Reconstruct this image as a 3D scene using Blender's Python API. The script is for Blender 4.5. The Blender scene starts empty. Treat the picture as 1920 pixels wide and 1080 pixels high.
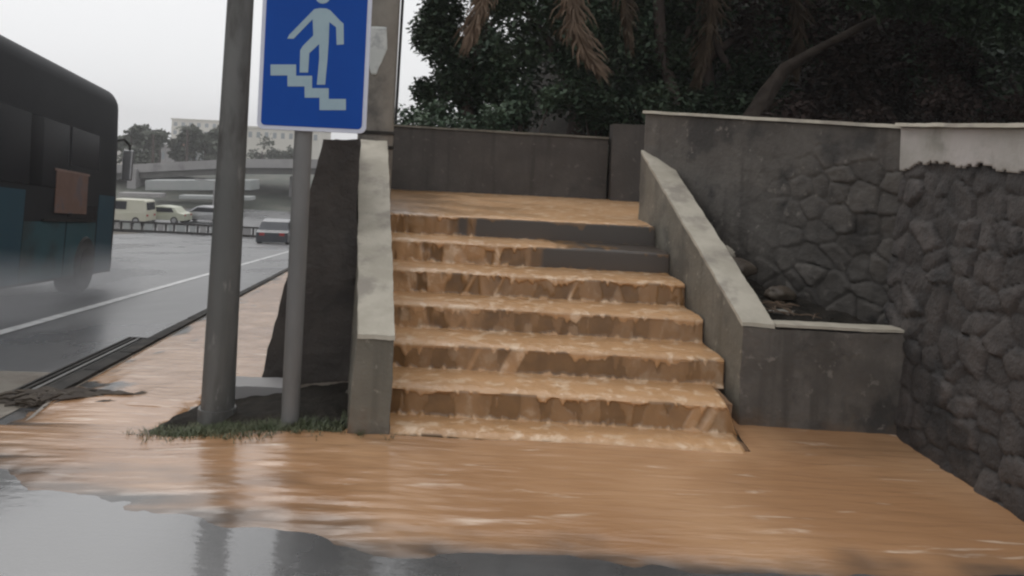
import bpy, bmesh, math, random
from mathutils import Vector, Matrix, noise
R = math.radians
rnd = random.Random(7)
scene = bpy.context.scene
COL = scene.collection

# ------------------------------------------------------------------ camera
EYE = 1.5
F = 1500.0                      # focal length in pixels of a 1920 wide frame
ROLL = R(2.7)
cam_d = bpy.data.cameras.new('camera'); cam = bpy.data.objects.new('camera', cam_d); COL.objects.link(cam)
cam_d.sensor_width = 36; cam_d.lens = 36 * F / 1920
cam_d.shift_y = -0.1327; cam_d.shift_x = -0.00625
cam_d.clip_start = 0.05; cam_d.clip_end = 6000
cam.matrix_world = Matrix.Translation((0, 0, EYE)) @ Matrix.Rotation(R(90), 4, 'X') @ Matrix.Rotation(ROLL, 4, 'Z')
scene.camera = cam

# ------------------------------------------------------------------ world, sun, exposure
w = bpy.data.worlds.new('World'); scene.world = w; w.use_nodes = True
nt = w.node_tree; nt.nodes.clear()
sky = nt.nodes.new('ShaderNodeTexSky'); sky.sky_type = 'NISHITA'; sky.sun_disc = False
sky.sun_elevation = R(48); sky.sun_rotation = R(325); sky.air_density = 1.0; sky.dust_density = 6.0; sky.ozone_density = 1.0
hs = nt.nodes.new('ShaderNodeHueSaturation'); hs.inputs['Saturation'].default_value = 0.12
bg = nt.nodes.new('ShaderNodeBackground'); bg.inputs['Strength'].default_value = 0.15
wo = nt.nodes.new('ShaderNodeOutputWorld')
nt.links.new(sky.outputs[0], hs.inputs['Color']); # overcast: the clear-sky colours veiled by an even bright cloud layer
cloud = nt.nodes.new('ShaderNodeMix'); cloud.data_type = 'RGBA'; cloud.inputs['Factor'].default_value = 0.90
cloud.inputs['B'].default_value = (6.05, 6.1, 6.2, 1)
nt.links.new(hs.outputs[0], cloud.inputs['A']); nt.links.new(cloud.outputs['Result'], bg.inputs[0]); nt.links.new(bg.outputs[0], wo.inputs[0])
sd = bpy.data.lights.new('sun', 'SUN'); sd.energy = 0.55; sd.angle = R(35); sd.color = (1.0, 0.97, 0.93)
so = bpy.data.objects.new('sun', sd); COL.objects.link(so)
so.rotation_euler = (R(-42), 0, R(35))     # shining from ahead and a little to the left
scene.view_settings.view_transform = 'Standard'; scene.view_settings.look = 'None'
scene.view_settings.exposure = 0.0; scene.view_settings.gamma = 1.0
scene.cycles.volume_bounces = 2; scene.cycles.filter_width = 2.3
scene.render.resolution_x = 1024; scene.render.resolution_y = 576

# ------------------------------------------------------------------ helpers
def smooth(t):
    t = max(0.0, min(1.0, t)); return t * t * (3 - 2 * t)
def n3(x, y, z=0.0): return noise.noise(Vector((x, y, z)))
def fbm(x, y, z=0.0, o=4):
    s = 0; a = 1; t = 0
    for i in range(o):
        s += a * n3(x, y, z + 7.3 * i); t += a; a *= .5; x *= 2; y *= 2; z *= 2
    return s / t

def at(px, py, D):
    """point of the place seen at photo pixel (px, py) when it stands D metres away"""
    a, b = px - 960, py - 540
    c, s = math.cos(ROLL), math.sin(ROLL)
    x = c * a + s * b; y = -s * a + c * b
    return Vector((x * D / F, D, EYE - (y + 255) * D / F))

class MB:
    def __init__(s): s.v = []; s.f = []
    def add(s, vs, fs):
        o = len(s.v); s.v += [tuple(v) for v in vs]; s.f += [tuple(i + o for i in f) for f in fs]; return s
    def box(s, x0, x1, y0, y1, z0, z1):
        return s.hexa([(x0,y0,z0),(x1,y0,z0),(x1,y1,z0),(x0,y1,z0),(x0,y0,z1),(x1,y0,z1),(x1,y1,z1),(x0,y1,z1)])
    def hexa(s, c):
        return s.add(c, [(0,3,2,1),(4,5,6,7),(0,1,5,4),(1,2,6,5),(2,3,7,6),(3,0,4,7)])
    def prism(s, poly, d):           # poly: list of 3D points (planar), d: extrusion vector
        n = len(poly); d = Vector(d); p = [Vector(q) for q in poly]
        return s.add(p + [q + d for q in p], [tuple(range(n))[::-1], tuple(range(n, 2 * n))] + [(i, (i+1) % n, (i+1) % n + n, i + n) for i in range(n)])
    def tube(s, path, rad, n=10, caps=True):
        path = [Vector(p) for p in path]; m = len(path)
        if not hasattr(rad, '__len__'): rad = [rad] * m
        vs = []; fs = []
        ref = Vector((0.13, 0.21, 1)) if abs((path[-1] - path[0]).normalized().z) < .9 else Vector((1, .1, 0))
        for i, p in enumerate(path):
            t = (path[min(i+1, m-1)] - path[max(i-1, 0)]).normalized()
            a = t.cross(ref).normalized(); b = t.cross(a)
            for k in range(n):
                an = 2 * math.pi * k / n
                vs.append(p + (a * math.cos(an) + b * math.sin(an)) * rad[i])
        for i in range(m - 1):
            for k in range(n):
                fs.append((i*n+k, i*n+(k+1) % n, (i+1)*n+(k+1) % n, (i+1)*n+k))
        if caps: fs += [tuple(range(n)), tuple(range((m-1)*n, m*n))[::-1]]
        return s.add(vs, fs)
    def grid(s, nu, nv, fn, keep=None):
        vs = [fn(i / nu, j / nv) for j in range(nv + 1) for i in range(nu + 1)]
        fs = [(j*(nu+1)+i, j*(nu+1)+i+1, (j+1)*(nu+1)+i+1, (j+1)*(nu+1)+i) for j in range(nv) for i in range(nu)
              if keep is None or keep((i + .5) / nu, (j + .5) / nv)]
        return s.add(vs, fs)

def build(name, mb, mat, parent=None, smooth_angle=None, bevel=0, solid=0, fixn=True):
    me = bpy.data.meshes.new(name)
    off = Vector((0, 0, 0))
    p = parent
    while p is not None: off += p.location; p = p.parent
    me.from_pydata([tuple(Vector(v) - off) for v in mb.v], [], mb.f)
    bm = bmesh.new(); bm.from_mesh(me)
    if fixn: bmesh.ops.recalc_face_normals(bm, faces=bm.faces)
    loose = [v for v in bm.verts if not v.link_faces]
    if loose: bmesh.ops.delete(bm, geom=loose, context='VERTS')
    bm.to_mesh(me); bm.free()
    if smooth_angle is not None:
        for q in me.polygons: q.use_smooth = True
        me.set_sharp_from_angle(angle=R(smooth_angle))
    if mat: me.materials.append(mat)
    o = bpy.data.objects.new(name, me); COL.objects.link(o)
    if parent: o.parent = parent
    if solid:
        m = o.modifiers.new('thick', 'SOLIDIFY'); m.thickness = solid; m.offset = -1
    if bevel:
        m = o.modifiers.new('bevel', 'BEVEL'); m.width = bevel; m.segments = 2; m.limit_method = 'ANGLE'; m.angle_limit = R(35)
    return o

def tag(o, label, cat, group=None):
    o['label'] = label; o['category'] = cat
    if group: o['group'] = group
    return o
def thing(name, label, cat, loc=(0,0,0), group=None):
    o = bpy.data.objects.new(name, None); COL.objects.link(o); o.location = loc; o.empty_display_size = .2
    return tag(o, label, cat, group)
def struct(o): o['kind'] = 'structure'; return o
def copy_tree(o, parent=None):
    c = o.copy(); COL.objects.link(c); c.parent = parent
    for ch in list(o.children): copy_tree(ch, c)
    return c

# rough-surfaced slab: a box with corners c (8 points), every face finely divided and gently uneven
def rough_box(mb, c, cell=.05, amp=.004, freq=5, seed=0, chip=.0):
    c = [Vector(q) for q in c]
    quads = [(0,1,5,4),(1,2,6,5),(2,3,7,6),(3,0,4,7),(4,5,6,7),(0,3,2,1)]
    cen = sum(c, Vector()) / 8
    for q in quads:
        a, b, d, e = [c[i] for i in q]
        nu = max(1, int(round(max((b-a).length, (d-e).length) / cell))); nv = max(1, int(round(max((e-a).length, (d-b).length) / cell)))
        nu = min(nu, 140); nv = min(nv, 140)
        def fn(u, v, a=a, b=b, d=d, e=e):
            p = (a*(1-u)+b*u)*(1-v) + (e*(1-u)+d*u)*v
            k = Vector((n3(p.x*freq, p.y*freq, p.z*freq+seed), n3(p.x*freq+31, p.y*freq, p.z*freq+seed), n3(p.x*freq, p.y*freq+57, p.z*freq+seed)))
            h = Vector((n3(p.x*freq*5, p.y*freq*5, p.z*freq*5+seed), n3(p.x*freq*5+31, p.y*freq*5, p.z*freq*5+seed), n3(p.x*freq*5, p.y*freq*5+57, p.z*freq*5+seed)))
            return p + k * amp + h * amp * .5
        mb.grid(nu, nv, fn)
    return mb
def weld(o, d=.0005):
    bm = bmesh.new(); bm.from_mesh(o.data); bmesh.ops.remove_doubles(bm, verts=bm.verts, dist=d)
    bmesh.ops.recalc_face_normals(bm, faces=bm.faces); bm.to_mesh(o.data); bm.free()
    for q in o.data.polygons: q.use_smooth = True
    o.data.set_sharp_from_angle(angle=R(40)); return o

# ------------------------------------------------------------------ materials
def mat(name, c1, c2=None, rough=.7, scale=4, detail=6, bump=.0, bscale=30, stains=None, sscale=1.2, spec=.5, rough2=None, stretch=(1,1,1), ior=1.5, metal=0, coat=0, c_lo=.35, c_hi=.65, s_lo=.5, s_hi=.65, bdist=.01, splash=False, drips=False):
    m = bpy.data.materials.new(name); m.use_nodes = True; t = m.node_tree; N = t.nodes; L = t.links
    b = N['Principled BSDF']; b.inputs['Roughness'].default_value = rough; b.inputs['Metallic'].default_value = metal
    b.inputs['Specular IOR Level'].default_value = spec; b.inputs['IOR'].default_value = ior
    b.inputs['Coat Weight'].default_value = coat; b.inputs['Coat Roughness'].default_value = .05; b.inputs['Coat IOR'].default_value = 1.7
    b.inputs['Base Color'].default_value = (*c1, 1)
    g = N.new('ShaderNodeTexCoord'); mp = N.new('ShaderNodeMapping'); mp.inputs['Scale'].default_value = stretch
    L.new(g.outputs['Object'], mp.inputs['Vector'])
    def nz(sc, det=6):
        q = N.new('ShaderNodeTexNoise'); q.inputs['Scale'].default_value = sc; q.inputs['Detail'].default_value = det; q.inputs['Roughness'].default_value = .6
        L.new(mp.outputs[0], q.inputs['Vector']); return q
    def ramp(src, lo, hi):
        q = N.new('ShaderNodeMapRange'); q.inputs['From Min'].default_value = lo; q.inputs['From Max'].default_value = hi; q.interpolation_type = 'SMOOTHSTEP'
        L.new(src, q.inputs['Value']); return q.outputs['Result']
    def mix(f, a, c):
        q = N.new('ShaderNodeMix'); q.data_type = 'RGBA'; L.new(f, q.inputs['Factor'])
        if isinstance(a, tuple): q.inputs['A'].default_value = (*a, 1)
        else: L.new(a, q.inputs['A'])
        q.inputs['B'].default_value = (*c, 1); return q.outputs['Result']
    col = c1
    if c2:
        f = ramp(nz(scale, detail).outputs['Fac'], c_lo, c_hi); col = mix(f, c1, c2)
        if rough2 is not None:
            q = N.new('ShaderNodeMapRange'); q.inputs['To Min'].default_value = rough; q.inputs['To Max'].default_value = rough2
            L.new(f, q.inputs['Value']); L.new(q.outputs['Result'], b.inputs['Roughness'])
    if stains:
        col = mix(ramp(nz(sscale, 5).outputs['Fac'], s_lo, s_hi), col, stains)
    if splash or drips:
        m2 = N.new('ShaderNodeMapping'); m2.inputs['Scale'].default_value = (9, 9, .7); L.new(g.outputs['Object'], m2.inputs['Vector'])
        n2 = N.new('ShaderNodeTexNoise'); n2.inputs['Scale'].default_value = 1.0; n2.inputs['Detail'].default_value = 6; L.new(m2.outputs[0], n2.inputs['Vector'])
        col = mix(ramp(n2.outputs['Fac'], .52, .72), col, tuple(v * .82 for v in c1))
        n4 = nz(14, 8); col = mix(ramp(n4.outputs['Fac'], .60, .70), col, tuple(min(1, v * 1.35) for v in (c2 or c1)))
    if splash:
        sp = N.new('ShaderNodeSeparateXYZ'); gp = N.new('ShaderNodeNewGeometry'); L.new(gp.outputs['Position'], sp.inputs[0])
        ad = N.new('ShaderNodeMath'); ad.operation = 'MULTIPLY_ADD'; ad.inputs[1].default_value = .45; L.new(nz(5, 5).outputs['Fac'], ad.inputs[0]); L.new(sp.outputs['Z'], ad.inputs[2])
        col = mix(ramp(ad.outputs[0], .36, .18), col, (.15,.10,.065))
    if not isinstance(col, tuple): L.new(col, b.inputs['Base Color'])
    if bump:
        q = N.new('ShaderNodeBump'); q.inputs['Strength'].default_value = bump; q.inputs['Distance'].default_value = bdist
        L.new(nz(bscale, 8).outputs['Fac'], q.inputs['Height']); L.new(q.outputs[0], b.inputs['Normal'])
    return m

M = {}
M['asphalt'] = mat('wet_asphalt', (.05,.051,.053), (.085,.085,.086), rough=.22, rough2=.4, scale=1.1, bump=.5, bscale=110, spec=.8, ior=1.6, bdist=.003, coat=1)
# the skin of water on the asphalt is faintly ruffled
t_ = M['asphalt'].node_tree; b_ = t_.nodes['Principled BSDF']; g_ = t_.nodes.new('ShaderNodeTexCoord'); p_ = t_.nodes.new('ShaderNodeMapping'); p_.inputs['Scale'].default_value = (5, 13, 1)
n_ = t_.nodes.new('ShaderNodeTexNoise'); n_.inputs['Scale'].default_value = 2.2; n_.inputs['Detail'].default_value = 5; q_ = t_.nodes.new('ShaderNodeBump'); q_.inputs['Strength'].default_value = .16; q_.inputs['Distance'].default_value = .01
t_.links.new(g_.outputs['Object'], p_.inputs[0]); t_.links.new(p_.outputs[0], n_.inputs['Vector']); t_.links.new(n_.outputs['Fac'], q_.inputs['Height']); t_.links.new(q_.outputs[0], b_.inputs['Coat Normal'])
M['far_asphalt'] = mat('rain_wet_road', (.065,.065,.07), (.11,.11,.115), rough=.25, rough2=.4, scale=.5, bump=.2, bscale=20, spec=.8, ior=1.6, stretch=(1,.35,1))
M['pavement'] = mat('wet_pavement', (.20,.17,.14), (.28,.24,.20), rough=.3, scale=3, bump=.2, stains=(.10,.085,.07))
M['soil_ground'] = mat('wet_earth', (.09,.075,.06), (.14,.12,.095), rough=.7, scale=.6, bump=.3)
M['dark_soil'] = mat('dark_soil', (.018,.016,.013), (.035,.03,.025), rough=.9, spec=.15, scale=9, bump=.8, bscale=40, bdist=.02)
M['paint_white'] = mat('road_paint', (.75,.75,.74), (.5,.5,.5), rough=.35, scale=6)
M['concrete'] = mat('rendered_concrete', (.145,.132,.105), (.195,.178,.145), rough=.75, scale=3, stains=(.09,.083,.07), sscale=1.6, bump=.5, bscale=45, splash=True)
M['concrete_dark'] = mat('weathered_concrete', (.10,.09,.08), (.15,.135,.12), rough=.75, scale=4, stains=(.05,.047,.044), sscale=2.2, bump=.7, bscale=35, splash=True)
M['coping'] = mat('pale_coping', (.38,.345,.28), (.47,.43,.355), rough=.7, scale=5, stains=(.28,.25,.21), sscale=3, bump=.35, bscale=50)
M['back_wall'] = mat('dark_rendered_wall', (.062,.054,.049), (.08,.071,.064), rough=.85, scale=3, stains=(.05,.045,.042), bump=.4, bscale=30, drips=True)
M['stone'] = mat('dark_rubble_stone', (.058,.050,.047), (.09,.077,.071), rough=.7, scale=7, stains=(.03,.027,.026), sscale=3, bump=.9, bscale=40, bdist=.015)
M['stone_dark'] = mat('darkest_rubble_stone', (.06,.052,.048), (.095,.083,.076), rough=.85, spec=.2, scale=7, stains=(.03,.027,.025), sscale=3, bump=.9, bscale=40, bdist=.015)
M['thin_render'] = mat('thin_render_over_stone', (.095,.085,.076), (.14,.126,.112), rough=.8, scale=4, stains=(.048,.044,.041), sscale=2.0, bump=.8, bscale=35, drips=True)
for q in ('stone', 'stone_dark', 'thin_render'):          # each stone its own tone, held per stone on the mesh
    t_ = M[q].node_tree; b_ = t_.nodes['Principled BSDF']; src_ = b_.inputs['Base Color'].links[0].from_socket
    a_ = t_.nodes.new('ShaderNodeAttribute'); a_.attribute_name = 'tint'; v_ = t_.nodes.new('ShaderNodeVectorMath'); v_.operation = 'SCALE'
    t_.links.new(src_, v_.inputs[0]); t_.links.new(a_.outputs['Fac'], v_.inputs['Scale']); t_.links.new(v_.outputs[0], b_.inputs['Base Color'])
M['plaster'] = mat('pale_plaster', (.36,.34,.31), (.44,.41,.39), rough=.8, scale=3, stains=(.26,.25,.22), sscale=2.5, bump=.5)
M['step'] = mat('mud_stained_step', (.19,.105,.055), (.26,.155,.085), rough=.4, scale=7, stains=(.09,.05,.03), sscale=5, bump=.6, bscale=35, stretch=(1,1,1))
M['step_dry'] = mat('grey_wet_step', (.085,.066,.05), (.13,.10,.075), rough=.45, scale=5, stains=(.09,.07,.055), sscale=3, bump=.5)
M['steel'] = mat('painted_grey_steel', (.11,.11,.105), (.15,.147,.14), rough=.5, scale=4, bump=.2, stains=(.075,.07,.065), sscale=5, stretch=(1,1,.3), drips=True)
M['steel2'] = mat('galvanised_steel', (.15,.148,.145), (.19,.185,.18), rough=.5, scale=5, bump=.1, stretch=(1,1,.3))
M['poleconc'] = mat('concrete_pole', (.19,.17,.145), (.24,.22,.19), rough=.8, scale=4, stains=(.11,.10,.09), sscale=2.5, bump=.5)
M['sign_blue'] = mat('sign_blue', (.003,.062,.34), (.004,.068,.36), rough=.5, scale=3, spec=.2)
M['sign_white'] = mat('sign_white', (.33,.44,.50), (.37,.48,.53), spec=.2, rough=.6, scale=8)
M['sign_border'] = mat('sign_border', (.62,.64,.74), (.68,.69,.78), rough=.4, scale=8)
M['leaf'] = mat('dark_leaf', (.025,.043,.024), (.042,.063,.036), rough=.6, spec=.25, scale=1.5)
M['leaf2'] = mat('mid_leaf', (.035,.062,.036), (.10,.145,.09), rough=.45, spec=.4, c_lo=.4, c_hi=.62, scale=2)
M['leaf_brown'] = mat('dry_leaf', (.035,.024,.022), (.06,.042,.036), rough=.7, spec=.2, scale=2)
M['leaf_far'] = mat('far_leaf', (.055,.07,.045), (.09,.10,.07), rough=.6, scale=.5)
M['bark'] = mat('bark', (.05,.036,.03), (.085,.06,.05), rough=.85, scale=8, bump=.8, bscale=25, stretch=(1,1,.3), bdist=.02)
M['bark_dark'] = mat('dark_wet_bark', (.038,.03,.025), (.065,.052,.043), rough=.85, spec=.2, scale=8, bump=.9, bscale=25, bdist=.02)
M['frond'] = mat('dead_frond', (.10,.066,.042), (.15,.10,.065), rough=.8, scale=6)
M['frond_dark'] = mat('older_dead_frond', (.042,.030,.020), (.07,.05,.034), rough=.9, scale=6, spec=.2)
M['grass'] = mat('grass_blades', (.07,.09,.04), (.13,.14,.075), rough=.5, scale=6)
M['debris'] = mat('wet_debris', (.06,.045,.035), (.10,.08,.06), rough=.5, scale=10, bump=.6)
M['iron'] = mat('dark_iron', (.022,.02,.018), (.04,.036,.033), spec=.2, rough=.7, scale=6, bump=.2)
M['kerb'] = mat('kerb_stone', (.028,.026,.025), (.05,.047,.043), rough=.8, scale=5, bump=.5, spec=.2, stains=(.08,.07,.06))
M['bus_teal'] = mat('bus_teal_paint', (.022,.082,.10), (.03,.09,.108), rough=.5, scale=1, stains=(.03,.05,.053), sscale=.8, spec=.3)
M['bus_blue'] = mat('bus_blue_paint', (.016,.062,.09), (.02,.07,.098), rough=.5, scale=1, spec=.3)
M['bus_dark'] = mat('bus_dark_paint', (.010,.011,.014), (.016,.017,.02), spec=.25, rough=.6, scale=1)
M['glass_dark'] = mat('tinted_glass', (.012,.013,.017), (.016,.017,.02), rough=.25, scale=1, spec=.15)
M['rubber'] = mat('rubber', (.02,.02,.02), (.03,.03,.03), rough=.7, scale=5)
M['chrome'] = mat('grey_metal', (.35,.35,.36), (.4,.4,.41), rough=.35, scale=5, metal=.6)
M['orange'] = mat('orange_poster', (.16,.085,.06), (.21,.12,.09), rough=.5, scale=3, stains=(.14,.10,.10), sscale=3)
M['poster_edge'] = mat('poster_edge', (.22,.14,.11), (.26,.17,.14), rough=.5, scale=5)
M['van'] = mat('cream_paint', (.5,.49,.38), (.54,.52,.42), rough=.35, scale=1)
M['car_pale'] = mat('pale_green_paint', (.42,.43,.33), (.47,.48,.38), rough=.35, scale=1)
M['car_dark'] = mat('dark_car_paint', (.03,.035,.045), (.04,.045,.055), rough=.25, scale=1, coat=.5)
M['fascia'] = mat('bridge_fascia', (.30,.29,.29), (.36,.35,.345), rough=.8, scale=.4, stains=(.22,.21,.21), sscale=.3)
M['deck'] = mat('bridge_underside', (.10,.10,.095), (.13,.125,.12), rough=.8, scale=.4)
M['far_pale'] = mat('far_pale_wall', (.34,.36,.355), (.40,.41,.40), rough=.8, scale=.3, stains=(.36,.37,.37), sscale=.3)
M['bld'] = mat('cream_facade', (.60,.58,.52), (.66,.64,.58), rough=.8, scale=.1)
M['bldwin'] = mat('facade_window', (.25,.28,.30), (.3,.33,.35), rough=.2, scale=.1)
M['roof_red'] = mat('red_roof', (.35,.16,.13), (.42,.2,.16), rough=.8, scale=.5)
M['lamp_red'] = mat('tail_lamp', (.35,.02,.02), rough=.3)
M['sticker'] = mat('torn_sticker', (.48,.50,.48), (.55,.56,.54), rough=.6, scale=5, stains=(.35,.36,.36), sscale=8)

# muddy flood water: opaque brown water with a wet shine; where it is thin the ground shows through it
def mud(name, base, pale, dark, thin, stretch, bump=.5, rough=.22, rsc=5.0, stre=(.54,.74), coat=0):
    m = bpy.data.materials.new(name); m.use_nodes = True; t = m.node_tree; N = t.nodes; L = t.links
    b = N['Principled BSDF']; b.inputs['Roughness'].default_value = rough; b.inputs['IOR'].default_value = 1.45; b.inputs['Specular IOR Level'].default_value = .8
    g_ = N.new('ShaderNodeTexCoord'); mp = N.new('ShaderNodeMapping'); mp.inputs['Scale'].default_value = stretch
    L.new(g_.outputs['Object'], mp.inputs['Vector'])
    def nz(sc, det, raw=False):
        q = N.new('ShaderNodeTexNoise'); q.inputs['Scale'].default_value = sc; q.inputs['Detail'].default_value = det; q.inputs['Roughness'].default_value = .55
        q.inputs['Distortion'].default_value = .4
        L.new(g_.outputs['Object'] if raw else mp.outputs[0], q.inputs['Vector']); return q.outputs['Fac']
    def ramp(src, lo, hi):
        q = N.new('ShaderNodeMapRange'); q.inputs['From Min'].default_value = lo; q.inputs['From Max'].default_value = hi; q.interpolation_type = 'SMOOTHSTEP'
        L.new(src, q.inputs['Value']); return q.outputs['Result']
    def mix(f, a, c):
        q = N.new('ShaderNodeMix'); q.data_type = 'RGBA'; L.new(f, q.inputs['Factor'])
        for k_, v_ in (('A', a), ('B', c)):
            if isinstance(v_, tuple): q.inputs[k_].default_value = (*v_, 1)
            else: L.new(v_, q.inputs[k_])
        return q.outputs['Result']
    c = mix(ramp(nz(.9, 3, True), .35, .65), base, dark)
    c = mix(ramp(nz(rsc, 5), *stre), c, pale)
    th = mix(ramp(nz(7, 5, True), .35, .65), thin, tuple(v * .68 for v in thin))
    at_n = N.new('ShaderNodeAttribute'); at_n.attribute_name = 'depth'
    dpt = ramp(at_n.outputs['Fac'], .0, .8); c = mix(dpt, th, c); c = mix(ramp(at_n.outputs['Fac'], -.1, -.7), c, (.066,.052,.042))
    L.new(c, b.inputs['Base Color'])
    q = N.new('ShaderNodeBump'); q.inputs['Strength'].default_value = bump; q.inputs['Distance'].default_value = .02
    ml = N.new('ShaderNodeMath'); ml.operation = 'MULTIPLY'; L.new(nz(rsc * 1.4, 5), ml.inputs[0]); L.new(dpt, ml.inputs[1])
    L.new(ml.outputs[0], q.inputs['Height']); L.new(q.outputs[0], b.inputs['Normal']); L.new(q.outputs[0], b.inputs['Coat Normal'])
    b.inputs['Coat Weight'].default_value = coat; b.inputs['Coat Roughness'].default_value = .08; b.inputs['Coat IOR'].default_value = 1.5
    return m
M['mud'] = mud('muddy_water', (.53,.31,.165), (.74,.57,.43), (.40,.215,.105), (.066,.063,.06), (.9, 5.5, 1), rsc=2.4, stre=(.60,.74), rough=.22, coat=.22, bump=.4)  # pale streaks colour in both foam and long thin highlights on the water
M['mud_fall'] = mud('muddy_cascade', (.60,.355,.18), (.74,.53,.35), (.50,.285,.135), (.23,.125,.05), (1, 1, .8), bump=.6, rsc=11, rough=.3, stre=(.50,.66))

# ------------------------------------------------------------------ the lie of the land
KW = -.18                                   # the road heads slightly left of straight ahead
def g(x, y):
    wgt = max(smooth((-0.9 - x) / 1.0), smooth((y - 14) / 20))
    s = max(0, y - 3.5)
    s = s if s < 50 else 50 + 8 * (1 - math.exp(-(s - 50) / 8))
    # ease into the slope
    if y < 4.5: s = max(0, (y - 2.5)) ** 2 / 4
    return -.104 * s * wgt
def kerbx(y): return -2.77 - .185 * (y - 5.2)
def wallx(y): return -1.6 - .175 * (y - 5)
def pav(x, y):                              # pavement height over the road
    return .05 * smooth((x - kerbx(y)) / .03) * smooth((y - 4.25) / .5)

ys = [-300,-100,-30,-10,-4,-1,1,2,3] + [3.3 + .3*i for i in range(40)] + [15.5 + 1.5*i for i in range(40)] + [80,95,120,160,220,320,500,700]
xs = [-700,-350,-180,-100,-60,-40,-30] + [-25 + 1.0*i for i in range(18)] + [-7 + .4*i for i in range(26)] + [4,6,10,20,40,80,160,350,700]
mb = MB(); mb.v = [(x, y, g(x, y) - .12) for y in ys for x in xs]
nx = len(xs); mb.f = [(j*nx+i, j*nx+i+1, (j+1)*nx+i+1, (j+1)*nx+i) for j in range(len(ys)-1) for i in range(nx-1)]
struct(build('ground', mb, M['soil_ground'], smooth_angle=60))

# road: the junction the camera stands on and the road running downhill
mb = MB()
def fr(u, v):
    y = -4 + 62 * (v ** 1.8); x0 = -17 + KW * max(0, y - 4); x1 = 2.6 if y < 4.7 else kerbx(y) + .02
    x = x0 + (x1 - x0) * u
    return (x, y, g(x, y))
yr = [-4,-2,0,1,2] + [2.2+.2*i for i in range(12)] + [4.6]
xr = [-17,-14,-11,-9,-7.5,-6.5,-5.5,-5] + [-4.6+.2*i for i in range(37)]
mb.v = [(x, y, g(x, y)) for y in yr for x in xr]; nx = len(xr)
mb.f = [(j*nx+i, j*nx+i+1, (j+1)*nx+i+1, (j+1)*nx+i) for j in range(len(yr)-1) for i in range(nx-1)]
struct(build('road', mb, M['asphalt'], smooth_angle=60))
mb = MB()
def fr2(u, v):
    y = 4.6 + 54 * v ** 1.5; x1 = kerbx(y) + .02; x0 = -17 + KW * (y - 4.6)
    x = x0 + (x1 - x0) * u
    return (x, y, g(x, y))
mb.grid(40, 80, fr2)
struct(build('road', mb, M['far_asphalt'], smooth_angle=60))
mb = MB(); mb.grid(30, 10, lambda u, v: (-34 + 32*u, 58.7 + 62 * v, g(-10, 60 + 62*v) + .01))
struct(build('road', mb, M['far_asphalt'], smooth_angle=60))
# white edge line
mb = MB()
def wl(u, v):
    y = 4.8 + 46 * v; x = -4.74 + KW * (y - 7.44) + (u - .5) * .13
    return (x, y, g(x, y) + .006)
mb.grid(1, 120, wl); tmp = build('road_line', mb, M['paint_white']); struct(tmp)
# pavement
mb = MB()
def pv(u, v):
    y = 4.2 + 54.3 * v ** 1.7; x0 = kerbx(y); x1 = wallx(y) + .3 if y > 4.95 else 2.3
    x1 = 2.3 if y < 4.3 else (wallx(y) + .35 if y > 5.2 else 2.3 + (wallx(5.2) + .35 - 2.3) * (y - 4.3) / .9)
    x = x0 + (x1 - x0) * u
    return (x, y, g(x, y) + pav(x + .04, y) - .004)
mb.grid(50, 90, pv)
struct(build('pavement', mb, M['pavement'], smooth_angle=50))
# kerb stones
mb = MB()
y = 4.75
while y < 40:
    L_ = .8; a, b = y, y + L_ - .02
    z0, z1 = g(kerbx(a), a), g(kerbx(b), b)
    xa, xb = kerbx(a), kerbx(b)
    rough_box(mb, [(xa-.12,a,z0-.05),(xa+.005,a,z0-.05),(xb+.005,b,z1-.05),(xb-.12,b,z1-.05),(xa-.10,a,z0+.066),(xa+.005,a,z0+.068),(xb+.005,b,z1+.068),(xb-.10,b,z1+.066)], cell=.1, amp=.004, seed=y)
    y += L_
struct(weld(build('kerb', mb, M['kerb'])))
# pale strip of standing water and cement beside the kerb
mb = MB()
def ps(u, v):
    x = -6.6 + 4.0 * u; y = 4.25 + 1.35 * v + .12 * u
    y2 = y + .1 * fbm(x * 1.3, y, 3); x2 = x
    lim = kerbx(y2) - .14
    if x2 > lim: x2 = lim
    return (x2, y2, g(x2, y2) + .005)
mb.grid(50, 16, ps)
M['apron'] = mat('wet_cement_apron', (.24,.215,.18), (.30,.27,.23), rough=.25, scale=2, bump=.2, stains=(.2,.17,.14))
struct(build('road', mb, M['apron'], smooth_angle=60))

# ------------------------------------------------------------------ staircase
def lx(y): return -.595 - .205 * (y - 4.14)       # inner face of the left parapet
def rx(y): return 1.30 - .14 * (y - 4.45)       # inner face of the right parapet
RISE, RUN = .16, .35
NY = [4.05 + RUN * k for k in range(7)]
NZ = [.02 + RISE * k for k in range(7)]
NY[0] = 4.16
ENDX = {0: 1.285, 1: 1.255}                    # the two lowest steps stop short of the parapet
def xr(k, y): return min(rx(y), ENDX.get(k, 9))
SK = -.035                                       # nosings run slightly towards the viewer on the right
def sy(k, x): return NY[k] + SK * (x + .6)
st = thing('staircase', 'seven wide concrete steps flooded with brown water, rising between two parapets', 'staircase', (.3, 4.1, 0))
for k in range(7):
    mb = MB(); y1 = 6.5 if k == 6 else NY[k+1] + .10
    a, b = lx(NY[k]) - .05, rx(NY[k]) + .05
    if k == 0: a = lx(4.16)
    if k in ENDX: b = ENDX[k] - .03
    zb = NZ[k] - RISE - .02 if k else -.15
    c = [(a, sy(k,a), zb), (b, sy(k,b), zb), ((b if k in ENDX else rx(y1)+.05), y1 + SK*1.9, zb), (lx(y1)-.05, y1, zb)]
    c += [(p[0], p[1] + (.012 if i < 2 else 0), NZ[k]) for i, p in enumerate(c)]
    rough_box(mb, c, cell=.03, amp=.009, freq=6, seed=k * 3.1)
    weld(build('step', mb, M['step'] if k < 5 else M['step_dry'], st))
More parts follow.
